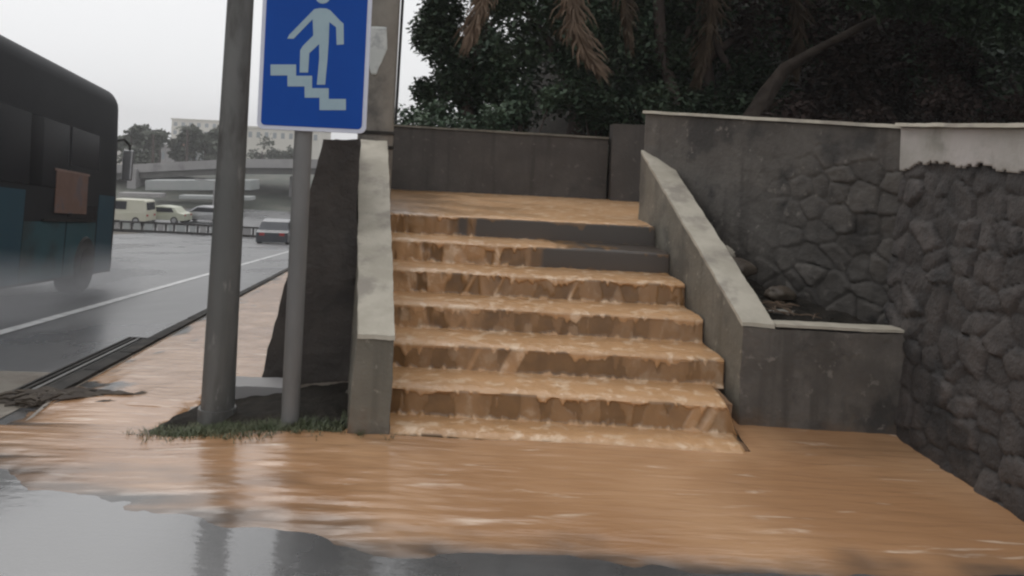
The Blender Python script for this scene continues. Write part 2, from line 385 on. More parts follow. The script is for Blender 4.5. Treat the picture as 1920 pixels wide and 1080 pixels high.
# landing above the stairs and the upper terrace
def up(x, y):      # upper ground
    z = .978
    hill = max(0, y - 9.7) * .42 * smooth((x + 1.6) / 3.5)  # rise added as a dark backdrop, closing off the sky behind the leaves
    if y > 26: hill = 16.3 * .42 * smooth((x + 1.6) / 3.5)
    return z + min(hill, 5.0) + .25 * fbm(x * .4, y * .4, 5) * smooth((y - 9.7) / 2)
mb = MB(); mb.v = []
yy = [6.42, 6.6, 7, 7.5, 8, 8.5, 9, 9.4, 9.7] + [10.2 + .6 * i for i in range(30)] + [30, 36, 45, 58]
for y in yy:
    x0 = wallx(y) + .45
    for i in range(41):
        x = x0 + (24 - x0) * (i / 40) ** 1.5
        mb.v.append((x, y, up(x, y)))
mb.f = [(j*41+i, j*41+i+1, (j+1)*41+i+1, (j+1)*41+i) for j in range(len(yy)-1) for i in range(40)]
n = len(mb.v)
# far and side skirts down to the lower ground
mb.v += [(x, y, -8) for (x, y, z) in mb.v[(len(yy)-1)*41:]]
mb.f += [((len(yy)-1)*41+i, (len(yy)-1)*41+i+1, n+i+1, n+i) for i in range(40)]
struct(build('hillside', mb, M['dark_soil'], smooth_angle=70))
M['landing'] = M['step_dry']
mb = MB(); rough_box(mb, [(lx(6.4)-.1,6.40,.8),(rx(6.4)+.05,6.40,.8),(1.25,9.42,.8),(-1.75,9.42,.8),(lx(6.4)-.1,6.40,.986),(rx(6.4)+.05,6.40,.986),(1.25,9.42,.992),(-1.75,9.42,.992)], cell=.12, amp=.004)
struct(weld(build('landing', mb, M['step_dry'])))

# ------------------------------------------------------------------ left parapet
CS = RISE / RUN
def capz(y, z0, y0): return z0 + CS * (y - y0) * 1.03
lp = thing('stair_parapet', 'low parapet with pale sloping top on the left of the flooded steps', 'parapet', (-.7, 4.2, 0))
def lpc(y, side): return lx(y) - ((.19 + .014 * (y - 4.14)) if side else .0)
mb = MB(); y0, y1 = 4.14, 6.3
z0, z1 = .50, capz(6.3, .50, 4.14)
rough_box(mb, [(lpc(y0,1)-.035,y0-.03,-.1),(lpc(y0,0)+.0,y0-.03,-.1),(lpc(y1,0),y1,-.1),(lpc(y1,1),y1,-.1),(lpc(y0,1),y0,z0),(lpc(y0,0),y0,z0),(lpc(y1,0),y1,z1),(lpc(y1,1),y1,z1)], cell=.035, amp=.006, freq=5)
weld(build('wall_body', mb, M['concrete'], lp))
mb = MB(); rough_box(mb, [(lpc(y0,1)-.004,y0-.008,z0+.002),(lpc(y0,0)+.006,y0-.008,z0+.002),(lpc(y1,0)+.006,y1,z1+.002),(lpc(y1,1)-.004,y1,z1+.002),
     (lpc(y0,1)-.002,y0-.004,z0+.024),(lpc(y0,0)+.004,y0-.004,z0+.024),(lpc(y1,0)+.004,y1,z1+.024),(lpc(y1,1)-.002,y1,z1+.024)], cell=.03, amp=.006, freq=7)
weld(build('coping', mb, M['coping'], lp))

# right parapet with its short return wall
rp = thing('stair_parapet', 'parapet with pale sloping top and short front return on the right of the steps', 'parapet', (1.4, 4.5, 0))
y0, y1 = 4.47, 6.55; z0, z1 = .585, capz(6.5, .585, 4.47)
T = .18
mb = MB(); rough_box(mb, [(rx(y0),y0,-.1),(rx(y0)+T,y0,-.1),(rx(y1)+T,y1,-.1),(rx(y1),y1,-.1),(rx(y0),y0,z0),(rx(y0)+T,y0,z0),(rx(y1)+T,y1,z1),(rx(y1),y1,z1)], cell=.035, amp=.006, freq=5, seed=3)
weld(build('wall_body', mb, M['concrete'], rp))
mb = MB(); rough_box(mb, [(rx(y0)-.006,y0-.01,z0+.002),(rx(y0)+T,y0-.01,z0+.002),(rx(y1)+T+.003,y1,z1+.002),(rx(y1)-.006,y1,z1+.002),
     (rx(y0)-.004,y0-.006,z0+.024),(rx(y0)+T-.002,y0-.006,z0+.024),(rx(y1)+T,y1,z1+.024),(rx(y1)-.004,y1,z1+.024)], cell=.03, amp=.006, freq=7, seed=5)
weld(build('coping', mb, M['coping'], rp))
mb = MB(); xa, xb = rx(y0) + .002, 2.38
rough_box(mb, [(xa,y0-.012,-.1),(xb,y0-.05,-.1),(xb,y0+.12,-.1),(xa+.1,y0+.12,-.1),(xa,y0-.008,z0),(xb,y0-.03,z0+.005),(xb,y0+.12,z0+.005),(xa+.1,y0+.12,z0)], cell=.03, amp=.012, freq=4, seed=8)
weld(build('return_wall', mb, M['concrete_dark'], rp))
mb = MB(); xc = rx(y0) + T + .004
rough_box(mb, [(xc,y0-.012,z0+.008),(xb,y0-.035,z0+.012),(xb,y0+.10,z0+.012),(xc,y0+.11,z0+.008),(xc,y0-.010,z0+.024),(xb,y0-.032,z0+.026),(xb,y0+.10,z0+.026),(xc,y0+.11,z0+.024)], cell=.04, amp=.004, freq=6, seed=9)
weld(build('coping', mb, M['coping'], rp))

# ------------------------------------------------------------------ back walls
bw = thing('garden_wall', 'low dark rendered wall across the back of the landing, under the trees', 'wall', (0, 9.4, .98))
mb = MB(); rough_box(mb, [(-1.9,9.42,.7),(1.05,9.38,.7),(1.05,9.6,.7),(-1.9,9.64,.7),(-1.9,9.42,1.735),(1.05,9.38,1.70),(1.05,9.6,1.70),(-1.9,9.64,1.735)], cell=.08, amp=.007, freq=2)
weld(build('wall_body', mb, M['back_wall'], bw))
mb = MB(); rough_box(mb, [(-1.9,9.40,1.737),(1.05,9.36,1.702),(1.05,9.62,1.702),(-1.9,9.66,1.737),(-1.9,9.40,1.76),(1.05,9.36,1.725),(1.05,9.62,1.725),(-1.9,9.66,1.76)], cell=.1, amp=.004)
weld(build('coping', mb, M['concrete'], bw))
wb = thing('garden_wall', 'short higher dark block of wall at the right end of the low back wall', 'wall', (1.3, 9.3, .98))
mb = MB(); rough_box(mb, [(1.08,9.2,.7),(3.2,9.0,.7),(3.2,9.4,.7),(1.08,9.6,.7),(1.08,9.2,1.88),(3.2,9.0,1.88),(3.2,9.4,1.88),(1.08,9.6,1.88)], cell=.1, amp=.006, freq=2)
weld(build('wall_body', mb, M['back_wall'], wb))

# ------------------------------------------------------------------ rubble stonework
_cells = {}
def cell_pt(i, j, seed):
    k = (i, j, seed)
    if k not in _cells:
        r_ = random.Random(i * 7919 + j * 104729 + seed * 31)
        _cells[k] = (i + r_.uniform(.12, .88), j + r_.uniform(.12, .88), r_.random(), r_.uniform(-1,1), r_.uniform(-1,1))
    return _cells[k]
def stone_h(u, v, seed, sc=.14):
    a, b = u / sc * .8 + .35 * n3(u*4, v*4, seed), v / sc + .35 * n3(u*4+9, v*4, seed)
    i0, j0 = math.floor(a), math.floor(b); d1 = d2 = 9; c = None
    for i in range(i0 - 2, i0 + 3):
        for j in range(j0 - 2, j0 + 3):
            q = cell_pt(i, j, seed); d = math.hypot(q[0] - a, q[1] - b)
            if d < d1: d2 = d1; d1 = d; c = q
            elif d < d2: d2 = d
    e = min(1, (d2 - d1) / .22); e = e * (2 - e)
    h = e * (.02 + .03 * c[2]) + e * .03 * (c[3] * (a - c[0]) + c[4] * (b - c[1])) + .030 * fbm(u * 10, v * 10, seed, 4) + .006 * n3(u*45, v*45, seed)
    return h, (.55 + .42 * c[2]) * (.62 + .38 * e)
# wall line: (x, y, top z)
LINE = [(1.035, 6.55, 1.865), (2.27, 4.68, 1.74), (2.37, 3.5, 1.70), (2.46, 2.3, 1.67), (2.6, .6, 1.62)]
def along(pts, s):
    for a, b in zip(pts, pts[1:]):
        d = math.hypot(b[0]-a[0], b[1]-a[1])
        if s <= d or b is pts[-1]:
            t = s / d; n = Vector(((b[1]-a[1]), -(b[0]-a[0]), 0)) / d   # outward, towards the stairs side
            return Vector((a[0]+(b[0]-a[0])*t, a[1]+(b[1]-a[1])*t, a[2]+(b[2]-a[2])*t)), n
        s -= d
def plen(pts): return sum(math.hypot(b[0]-a[0], b[1]-a[1]) for a, b in zip(pts, pts[1:]))
TINT = []
def tint(o):
    a_ = o.data.attributes.new('tint', 'FLOAT', 'POINT'); a_.data.foreach_set('value', TINT); TINT.clear()
def stone_face(mb, pts, zb, seed, cell=.02, ztrim=0, off=0, batter=0):
    Ls = plen(pts); nu = int(Ls / cell); nv = int(1.9 / cell)
    def fn(u, v):
        p, n = along(pts, u * Ls); z = zb + (p.z - ztrim - zb) * v; hh, tt = stone_h(u * Ls, z, seed); TINT.append(tt)
        # outward normal must face the viewer side (towards -x)
        if n.x > 0: n = -n
        return p.xy.to_3d() + Vector((0, 0, z)) + n * (hh * .5 + off + batter * (1 - z / 1.7))
    mb.grid(nu, nv, fn); return mb
def core(mb, pts, zb, th, z_off=0, inset=.05):
    for a, b in zip(pts, pts[1:]):
        d = Vector((b[0]-a[0], b[1]-a[1], 0)).normalized(); n = Vector((-d.y, d.x, 0))
        if n.x < 0: n = -n
        A0, B0 = Vector((a[0], a[1], 0)) + n * inset, Vector((b[0], b[1], 0)) + n * inset; th_ = th - inset
        za, zc = Vector((0,0,a[2]+z_off)), Vector((0,0,b[2]+z_off)); z0 = Vector((0,0,zb))
        mb.hexa([A0+z0, B0+z0, B0+n*th_+z0, A0+n*th_+z0, A0+za, B0+zc, B0+n*th_+zc, A0+n*th_+za])
    return mb
# right: the stone wall
sw = thing('stone_wall', 'dark rubble stone wall with a band of pale plaster along its top, running towards the viewer', 'wall', (2.25, 3.6, 0))
P2 = LINE[1:]
mb = MB(); stone_face(mb, P2, -.1, 4, cell=.017, ztrim=.0, batter=.12)
tint(build('stonework', mb, M['stone'], sw, smooth_angle=50, fixn=False))
mb = MB(); core(mb, P2, -.1, .35, 0); build('core', mb, M['concrete_dark'], sw)
Lp = plen(P2)
def pb(u, v):
    s = u * Lp; p, n = along(P2, s)
    if n.x > 0: n = -n
    z = p.z - .30 * (1 - v) + .012
    return p.xy.to_3d() + Vector((0,0,z)) + n * (.038 + .006 * fbm(s*5, z*5, 2) + .006 * (v))
def pkeep(u, v):
    s = u * Lp; d = .30 * (1 - v)
    return d < .215 + .055 * fbm(s * 3.2, 1.7, 0, 4) * 2 + .02 * n3(s*22, d*20, 3)
mb = MB(); mb.grid(int(Lp/.012), 26, pb, pkeep)
build('plaster_band', mb, M['plaster'], sw, smooth_angle=60, solid=.02, fixn=False)
mb = MB()
for a, b in zip(P2, P2[1:]):
    d = Vector((b[0]-a[0], b[1]-a[1], 0)).normalized(); n = Vector((-d.y, d.x, 0))
    if n.x < 0: n = -n
    A0, B0 = Vector((a[0], a[1], a[2])), Vector((b[0], b[1], b[2]))
    rough_box(mb, [A0-n*.085+Vector((0,0,.014)), B0-n*.085+Vector((0,0,.014)), B0+n*.36+Vector((0,0,.014)), A0+n*.36+Vector((0,0,.014)),
                   A0-n*.08+Vector((0,0,.034)), B0-n*.08+Vector((0,0,.034)), B0+n*.36+Vector((0,0,.034)), A0+n*.36+Vector((0,0,.034))], cell=.06, amp=.006, freq=4)
weld(build('coping', mb, M['coping'], sw))
# middle: rendered retaining wall at an angle
cw = thing('retaining_wall', 'tall grey rendered wall with stained face and thin pale top, behind the right parapet', 'wall', (1.6, 5.5, 0))
P1 = [LINE[0], LINE[1]]
mb = MB(); stone_face(mb, P1, .2, 11, cell=.022, off=-.06)
tint(build('stonework', mb, M['stone_dark'], cw, smooth_angle=50, fixn=False))
mb = MB(); core(mb, P1, -.1, .30, -.0)
mb2 = build('core', mb, M['concrete_dark'], cw)
L1 = plen(P1)
def pr(u, v):
    s = u * L1; p, n = along(P1, s)
    if n.x > 0: n = -n
    z = p.z - 1.25 * (1 - v)
    # towards the stone wall and the soil the render thins until the stones show through as low bumps
    k = smooth((u - .40) / .5) * smooth((1.02 - v) / .35) + .5 * smooth((.45 - v) / .4); k = min(1, max(0, k + .35 * fbm(s*2.5, z*2.5, 6)))
    hh, tt = stone_h(s, z, 11); TINT.append(1 + (tt * .85 - 1) * k)
    return p.xy.to_3d() + Vector((0,0,z)) + n * (.012 + .007 * fbm(s*2, z*2, 2) + .003 * n3(s*14, z*14, 1) + .55 * k * (hh - .02))
mb = MB(); mb.grid(170, 110, pr)
tint(build('concrete_render', mb, M['thin_render'], cw, smooth_angle=60, solid=.05, fixn=False))
mb = MB(); a, b = P1; d = Vector((b[0]-a[0], b[1]-a[1], 0)).normalized(); n = Vector((-d.y, d.x, 0))
if n.x < 0: n = -n
A0, B0 = Vector(a), Vector(b); A0 = A0 - d * .01
rough_box(mb, [A0-n*.04+Vector((0,0,.002)), B0-n*.04+Vector((0,0,.002)), B0+n*.31+Vector((0,0,.002)), A0+n*.31+Vector((0,0,.002)),
               A0-n*.035+Vector((0,0,.024)), B0-n*.035+Vector((0,0,.024)), B0+n*.31+Vector((0,0,.024)), A0+n*.31+Vector((0,0,.024))], cell=.06, amp=.004, freq=4)
weld(build('coping', mb, M['coping'], cw))

# planting bed between the parapet, its return and the angled wall
mb = MB()
def bed(u, v):
    y = 4.56 + 1.95 * v
    xa = rx(y) + .14; t = min(1, max(0, (6.55 - y) / 1.97)); xb = 1.05 + 1.3 * t
    x = xa + (max(xb, xa + .02) - xa) * u
    return (x, y, .50 + .36 * v * (1 - .35 * u) + .05 * u + .05 * fbm(x*5, y*5, 1) + .03 * fbm(x*16, y*16, 4))
mb.grid(60, 90, bed)
o = build('planting_bed', mb, M['dark_soil'], smooth_angle=60); struct(o)

# ------------------------------------------------------------------ battered wall below the left parapet
bt = thing('retaining_wall', 'dark sloping-sided wall end behind the two posts, left of the steps', 'wall', (-1.3, 5.0, 0))
M['bank'] = mat('dark_wet_render', (.045,.038,.034), (.07,.06,.053), rough=.8, scale=3, stains=(.03,.027,.026), bump=.7, bscale=14, bdist=.03)
mb = MB(); ye = 45
def wtop(y): return -1.23 - .175 * (y - 5)
rough_box(mb, [(wallx(5),5,-.25),(-.985,5.0,-.25),(-1.31,6.4,-.9),(wallx(6.4),6.4,-.9),(wtop(5),5,1.52),(-.985,5,1.53),(-1.31,6.4,1.52),(wtop(6.4),6.4,1.52)], cell=.045, amp=.02, freq=2.5)
rough_box(mb, [(wallx(6.4),6.4,-.9),(-1.31,6.4,-.9),(wtop(ye)+.25,ye,-7.2),(wallx(ye),ye,-7.2),(wtop(6.4),6.4,1.52),(-1.31,6.4,1.52),(wtop(ye)+.25,ye,1.3),(wtop(ye),ye,1.3)], cell=.09, amp=.02, freq=2.5)
weld(build('wall_body', mb, M['bank'], bt))
# the end of the wall steps down to a low kerb in front
mb = MB(); rough_box(mb, [(-1.70,4.76,-.1),(-1.29,4.76,-.1),(-1.29,4.93,-.1),(-1.74,4.93,-.1),(-1.70,4.76,.03),(-1.29,4.76,.035),(-1.29,4.93,.04),(-1.74,4.93,.035)], cell=.04, amp=.007)
o = weld(build('bed_kerb', mb, M['fascia'])); tag(o, 'short pale kerb strip lying at the foot of the dark wall behind the posts', 'kerb')
# dark bed around the posts
mb = MB()
def db(u, v):
    x = -1.98 + 1.23 * u; y = 4.12 + .78 * v
    edge = min(1, 5 * min(u + .02, 1.02 - u, v * .7 + .0, 1.1 - v) + .25 * fbm(x*4, y*4, 3))
    return (x, y, g(x, y) - .03 + .085 * smooth(edge) + .02 * fbm(x*9, y*9, 1))
mb.grid(70, 40, db); struct(build('planting_bed', mb, M['dark_soil'], smooth_angle=60))

# ------------------------------------------------------------------ flood water on the ground
def edge_dist(x, y):
    # near limit of the flood
    near = 2.93 - .10 * smooth(-.4 - x) + .06 * fbm(x*2, 1.3) * 2 + .05 * fbm(x*7, y*9, 6) + .16 * fbm(x*1.3, y*3.5, 4) * smooth(.4-x) + (.0 if x > -.4 else .37 * (-.4 - x) * (1 + .25*fbm(x*1.5, 9.0)))
    if x > 1.6: near += .1 * (x - 1.6)
    d = (y - near) * 1.0
    # limit on the kerb side
    if y > 4.2: d = min(d, (x - kerbx(y) + .06 + .12 * fbm(x*3, y*3, 8)) * .8)
    if x < kerbx(4.6) and y < 4.6: d = min(d, (4.58 + .1*fbm(x*2, 3) - y))
    return d
def bed_mask(x, y):      # the raised bed around the posts stays out of the water
    return smooth((x + 1.88 + .12*fbm(x*6,y*6,2)) / .15) * smooth((-.80 - x) / .15) * smooth((y - 4.13 - .1*fbm(x*5, y*5, 2)) / .12)
def water(x, y):
    d = edge_dist(x, y)
    t = .024 * smooth(d / .5 + .3) - .006
    rip = (.0040 * n3(x * 2.6 + .8*n3(x,y), y * 15, 2) + .0020 * n3(x * 6, y * 30, 5)) * (.8 + 1.0 * smooth((.5 - x) / .8) * smooth((x + 1.6) / .8)) + .004 * n3(x*1.5, y*4, 9)
    if y > 4.6: rip = .016 * fbm(x * 5, y * 2.6, 2)
    return g(x, y) + pav(x, y) + t + rip * smooth(d / .25) - .09 * bed_mask(x, y) * (1 if y < 5.1 else 0)
mb = MB()
def wf(u, v):
    x = -5.6 + 7.95 * u; y = 2.75 + 1.85 * v
    return (x, y, water(x, y))
def wk(u, v):
    x = -5.6 + 7.95 * u; y = 2.75 + 1.85 * v
    return edge_dist(x, y) > -.30 and not (y > 4.12 and lx(4.2) - .15 < x < 1.26)
mb.grid(330, 110, wf, wk)
def wf2(u, v):
    y = 4.6 + 48 * v ** 2.2; x0 = kerbx(y) - .1; x1 = wallx(y) + .25
    x = x0 + (x1 - x0) * u
    return (x, y, water(x, y))
mb.grid(60, 260, wf2)
o = struct(build('flood_water', mb, M['mud'], smooth_angle=80, fixn=False))
dv = [edge_dist(v.co.x, v.co.y) * (3.0 - 2.0 * smooth((-.0 - v.co.x) / .9) if v.co.y < 4.3 else 3.5) + .22 + (.45 * fbm(v.co.x*1.6, v.co.y*9, 4) if v.co.y < 4.7 else -.02 + 2.4 * fbm(v.co.x*3.2, v.co.y*1.5, 4) + .8 * n3(v.co.x*9, v.co.y*4, 1)) for v in o.data.vertices]
at_ = o.data.attributes.new('depth', 'FLOAT', 'POINT'); at_.data.foreach_set('value', dv)

# water pouring down the stairs: a sheet on every tread that rounds the nosing and runs down the riser,
# thick and pale in tongues, elsewhere a thin brown film; "depth" holds how thick the water is
mb = MB(); depth = []
def limit(k, riser=False): return ([1.9, 1.9, 1.9, 1.9, 1.5, .3, -.1] if riser else [1.9, 1.9, 1.9, 1.9, 1.9, .55, 1.9])[k]      # how far right the flow reaches on each step
def wetness(k, x, y, riser=False): return smooth((limit(k, riser) + .55*fbm(x*3.5, y*3 + (.7 if riser else 0), k) + .22*n3(x*17, y*5, k) - x) / .55 + .2)
def tongue(k, x, t):
    a = fbm(x * 7, k * 3.3, .35 * t, 4); lip = .14 + .42 * fbm(x * 4, k * 5.3, 8, 3) + .5 * max(0, n3(x * 27 + 3 * fbm(x*5, k), k * 3.1, 4)) ** 1.5
    full = smooth((n3(x * 10 + .8 * t, k * 9.7, 12) - .42) / .16) * .9
    left = {5: smooth((.15 - x) / .2), 4: smooth((-.0 - x) / .3), 3: smooth((-.05 - x) / .3) * .8, 6: smooth((-.3-x)/.3)*.5, 2: .1}.get(k, 0)
    full = max(full, left * smooth((a + .25) / .25))
    foot = smooth((t - .82 - .30 * fbm(x * 20, k * 2.1, 3, 4)) / .10)
    return max(smooth((lip - t) / .12), full * (.60 + .25 * n3(x * 13, t * 2, k)), foot * .9, .25 + .3 * a if a > 0 else .1)
def endfall(k, u): return {0: .05, 1: .15}.get(k, 0) * smooth((u - .965) / .035)
for k in range(7):
    nu = 280; prof = 34; NT = 16
    o = len(mb.v); P = prof + 1
    for i in range(nu + 1):
        u = i / nu
        yb = NY[k+1] if k < 6 else 0
        for j in range(prof + 1):
            if j <= NT:                # on the tread, from the next riser to the nosing
                t = j / NT
                yq = yb + (NY[k] - yb) * t if k < 6 else 9.4 + (NY[6] - 9.4) * t
                X0, X1 = lx(yq) + .002, xr(k, yq) - .002
                if k == 6: X1 = rx(6.3) + .4 * max(0, yq - 6.6) / 2.8
                x = X0 + (X1 - X0) * u
                yv = yq + SK * (x + .6) * (1 if k < 6 else t)
                dry = 1 - wetness(k, x, yv); wet = 1
                th = (.015 + .005 * fbm(x*4, yv*9, k) + .003*n3(x*16, yv*26, k)) * wet - .032 * (1 - wet)
                if t < .15 and k < 6: th += (.006 + .010 * max(0, n3(x*18, k*2.2, 6))) * wet * (1 - t / .15)
                z = NZ[k] + th
                rr = max(0, t - .8) / .2; z -= .012 * rr * rr
                dq = .85 + .25 * fbm(x * 3, yv * 10, k) - .35 * rr * rr * (.5 + fbm(x*9, k*5.3, 8, 3))
                z -= endfall(k, u)
                if k == 6: dq = .55 + .5 * (x + .3) + .7 * fbm(x * 2.2 + yv * .8, yv * 2.2, 3)
                mb.v.append((x, yv - .004 * rr, z)); depth.append(dq - 1.6 * dry)
            else:                      # down the riser
                t = (j - NT) / (prof - NT)
                X0, X1 = lx(NY[k]) + .002, xr(k, NY[k]) - .002
                x = X0 + (X1 - X0) * u
                dry = 1 - wetness(k, x, NY[k], True); wet = 1; q = tongue(k, x, t)
                out = .010 + (.010 * q + .012 * t * t * q) * (1 - dry)
                yv = NY[k] + SK * (x + .6) - out
                mb.v.append((x, yv, NZ[k] - endfall(k, u) * (1 - .6 * t) + .001 + (.004 if wet > .5 else 0) - (RISE + .004) * t)); depth.append(q - 1.3 * dry)
    mb.f += [(o+i*P+j, o+(i+1)*P+j, o+(i+1)*P+j+1, o+i*P+j+1) for i in range(nu) for j in range(prof)]
o = struct(build('flood_water', mb, M['mud_fall'], smooth_angle=80))
at_ = o.data.attributes.new('depth', 'FLOAT', 'POINT'); at_.data.foreach_set('value', depth)

# ------------------------------------------------------------------ posts and sign
def round_post(name, label, cat, base, top, r0, r1, m, grp=None):
    t = thing(name, label, cat, base); return t
lpole = thing('lamp_post', 'thick grey steel pole standing in the bed left of the blue sign', 'pole', (-1.565, 4.36, g(-1.56,4.36)))
mb = MB(); zt = 6.2
mb.tube([(-1.575,4.36,-.12),(-1.572,4.36,.0),(-1.568,4.36,.5),(-1.56,4.36,1.4),(-1.55,4.36,2.4),(-1.53,4.36,6.2)], [.092,.088,.083,.075,.068,.05], 28)
build('pole', mb, M['steel'], lpole, smooth_angle=50)
mb = MB(); mb.tube([(-1.574,4.36,-.05),(-1.574,4.36,.035)], [.100,.098], 28); build('base_collar', mb, M['steel'], lpole, smooth_angle=40)
mb = MB(); mb.tube([(-1.53,4.36,6.15),(-1.7,4.36,6.6),(-2.3,4.36,6.8),(-2.7,4.36,6.82)], [.045,.04,.035,.035], 12); build('arm', mb, M['steel'], lpole, smooth_angle=50)
mb = MB(); mb.box(-3.2,-2.6,4.26,4.46,6.75,6.88); build('lamp_head', mb, M['steel'], lpole, bevel=.03)

sg = thing('pedestrian_sign', 'blue rectangular sign showing a walking figure going down stairs, on a slim grey post', 'road sign', (-1.145, 4.25, 0))
sp0 = at(546, 800, 4.25); 
mb = MB(); mb.tube([(-1.145,4.25,-.1),(-1.145,4.25,1.2),(-1.145,4.25,2.42)], .047, 24); build('post', mb, M['steel2'], sg, smooth_angle=50)
mb = MB(); mb.tube([(-1.145,4.25,2.42),(-1.145,4.25,2.435)], [.05,.045], 24); build('post_cap', mb, M['rubber'], sg, smooth_angle=40)
SX, SZ, SW, SH = -1.385, 1.567, .572, .87; SY = 4.185
SX0 = at(481, 240, SY); SX = SX0.x; SZ = SX0.z - .004
def rrect(x0, z0, x1, z1, r, y, n=8):
    pts = []
    for cx, cz, a0 in ((x1-r, z0+r, -90), (x1-r, z1-r, 0), (x0+r, z1-r, 90), (x0+r, z0+r, 180)):
        for i in range(n + 1):
            a = R(a0 + 90 * i / n); pts.append((cx + r * math.cos(a), y, cz + r * math.sin(a)))
    return pts
mb = MB(); mb.prism(rrect(SX, SZ, SX+SW, SZ+SH, .035, SY), (0, .012, 0)); build('panel', mb, M['sign_border'], sg, bevel=.002)
mb = MB(); mb.prism(rrect(SX+.022, SZ+.022, SX+SW-.022, SZ+SH-.022, .022, SY-.0025), (0, .002, 0)); build('blue_field', mb, M['sign_blue'], sg)
for zc in (SZ + .15, SZ + SH - .15):
    mb = MB(); mb.box(-1.21, -1.08, SY+.012, SY+.02, zc-.02, zc+.02); mb.tube([(-1.145,4.25,zc-.018),(-1.145,4.25,zc+.018)], .051, 20); build('clamp', mb, M['steel2'], sg)
# pictogram, traced in photo pixels on the sign's own plane
def SP(x, y): p = at(x, y, SY); return (p.x, SY - .0045, p.z)
fig = MB()
def poly(pts): fig.prism([SP(*p) for p in pts], (0, .0015, 0))
# from the zoom of the sign: x = 440 + u/3.6, y = v/3.6
def Z(pts): poly([(440 + u/3.6, v/3.6) for u, v in pts])
Z([(540,62),(575,56),(620,58),(648,72),(712,140),(736,160),(738,300),(690,304),(686,185),(640,150),(636,280),(628,400),(612,572),(556,572),(572,400),(572,298),(505,360),(497,490),(440,490),(444,340),(462,310),(532,240),(528,130),(400,262),(356,262),(370,236)])
head = [(440 + (596 + 52*math.cos(a))/3.6, (-26 + 52*math.sin(a))/3.6) for a in [2*math.pi*i/20 for i in range(20)]]
poly(head)
Z([(244,436),(416,436),(416,512),(524,512),(524,596),(636,596),(636,668),(752,668),(752,744),(574,744),(574,660),(474,660),(474,584),(358,584),(358,510),(244,510)])
build('pictogram', fig, M['sign_white'], sg)

up_ = thing('utility_pole', 'thick weathered concrete pole with a torn pale sticker, rising behind the blue sign', 'pole', (-1.17, 6.75, -.4))
D = 6.75
b0 = at(702, 290, D); t0 = at(719, 0, D)
r = .148
mb = MB(); dz = (t0 - b0) / (t0.z - b0.z)
mb.tube([b0 + dz * (z - b0.z) for z in (-.6, 0, 1, 1.5, 2, 3, 6.5)], [.17,.165,.155,.15,.146,.14,.11], 32); build('pole', mb, M['poleconc'], up_, smooth_angle=50)
mb = MB(); c0 = b0 + dz * (1.62 - b0.z); c1 = b0 + dz * (1.50 - b0.z); mb.tube([c0, c0 - Vector((0,0,.03))], .158, 32); mb.tube([c1, c1 - Vector((0,0,.03))], .158, 32)
build('band', mb, M['iron'], up_, smooth_angle=40)
def onpole(a, z, rr):
    c = b0 + dz * (z - b0.z); return Vector((c.x + rr * math.sin(a), c.y - rr * math.cos(a), z))
mb = MB()
def stk(u, v):
    z = 2.08 + .40 * v; wd = ((.9 - .35 * (v - .55)) if v > .55 else .16 + .74 * v / .55) + .05*n3(v*9, 1); 
    return onpole(-.12 + wd * (u - .5) * 1.5, z, .1485 + .004)
mb.grid(14, 18, stk); build('sticker', mb, M['sticker'], up_, smooth_angle=60, solid=.002)
mb = MB(); mb.tube([onpole(1.5, z, .165) for z in (1.7, 2.2, 2.8, 4, 6)], .012, 8); build('cable', mb, M['rubber'], up_, smooth_angle=60)

# ------------------------------------------------------------------ grass, weeds, litter
mb = MB()
def blade(x, y, z, h, lean, az, wd):
    dx, dy = math.cos(az), math.sin(az); px, py = -dy * wd, dx * wd
    a = Vector((x, y, z)); b = a + Vector((dx*lean*.35, dy*lean*.35, h*.6)); c = a + Vector((dx*lean, dy*lean, h))
    mb.add([a + Vector((px,py,0)), a - Vector((px,py,0)), b + Vector((px*.8,py*.8,0)), b - Vector((px*.8,py*.8,0)), c], [(0,1,3,2),(2,3,4)])
cl = [(rnd.uniform(-1.75, -.72), rnd.uniform(4.08, 4.22)) for i in range(35)] + [(rnd.gauss(-1.5,.16), rnd.gauss(4.17,.06)) for i in range(170)] + [(rnd.gauss(-1.2,.22), rnd.gauss(4.24,.09)) for i in range(150)] + [(rnd.uniform(-1.8,-.8), rnd.uniform(4.2,4.7)) for i in range(40)]
for cx, cy in cl:
    for i in range(16):
        x, y = cx + rnd.gauss(0, .018), cy + rnd.gauss(0, .018)
        blade(x, y, g(x, y) + .0, rnd.uniform(.015, .055), rnd.uniform(.015, .06), rnd.uniform(0, 6.28), rnd.uniform(.0015, .003))
o = build('grass', mb, M['grass'], fixn=False); o['kind'] = 'stuff'; o['label'] = 'low green grass around the feet of the posts'
o['category'] = 'grass'

def stick_pile(name, label, cat, c, n, ln, flat, rad=.008, dirz=None, m=None, spread=(.3,.1)):
    mb = MB()
    for i in range(n):
        x, y = c[0] + rnd.gauss(0, spread[0]), c[1] + rnd.gauss(0, spread[1]); z = c[2] + rnd.uniform(0, flat)
        az = (dirz if dirz is not None else rnd.uniform(0, 6.28)) + rnd.gauss(0, .35); l = ln * rnd.uniform(.4, 1)
        p0 = Vector((x, y, z)); d = Vector((math.cos(az), math.sin(az), rnd.uniform(-.1,.12)))
        mb.tube([p0 - d*l/2, p0 + Vector((0,0,.01)), p0 + d*l/2 + Vector((rnd.gauss(0,.02),0,0))], [rad*.6, rad, rad*.4], 5)
    return tag(build(name, mb, m or M['debris'], smooth_angle=60), label, cat)
stick_pile('debris_heap', 'dark heap of washed-up twigs at the near end of the kerb', 'debris', (-2.62, 4.76, g(-2.6,4.76)+.0), 260, .20, .07, .012, dirz=R(20), spread=(.15,.05))
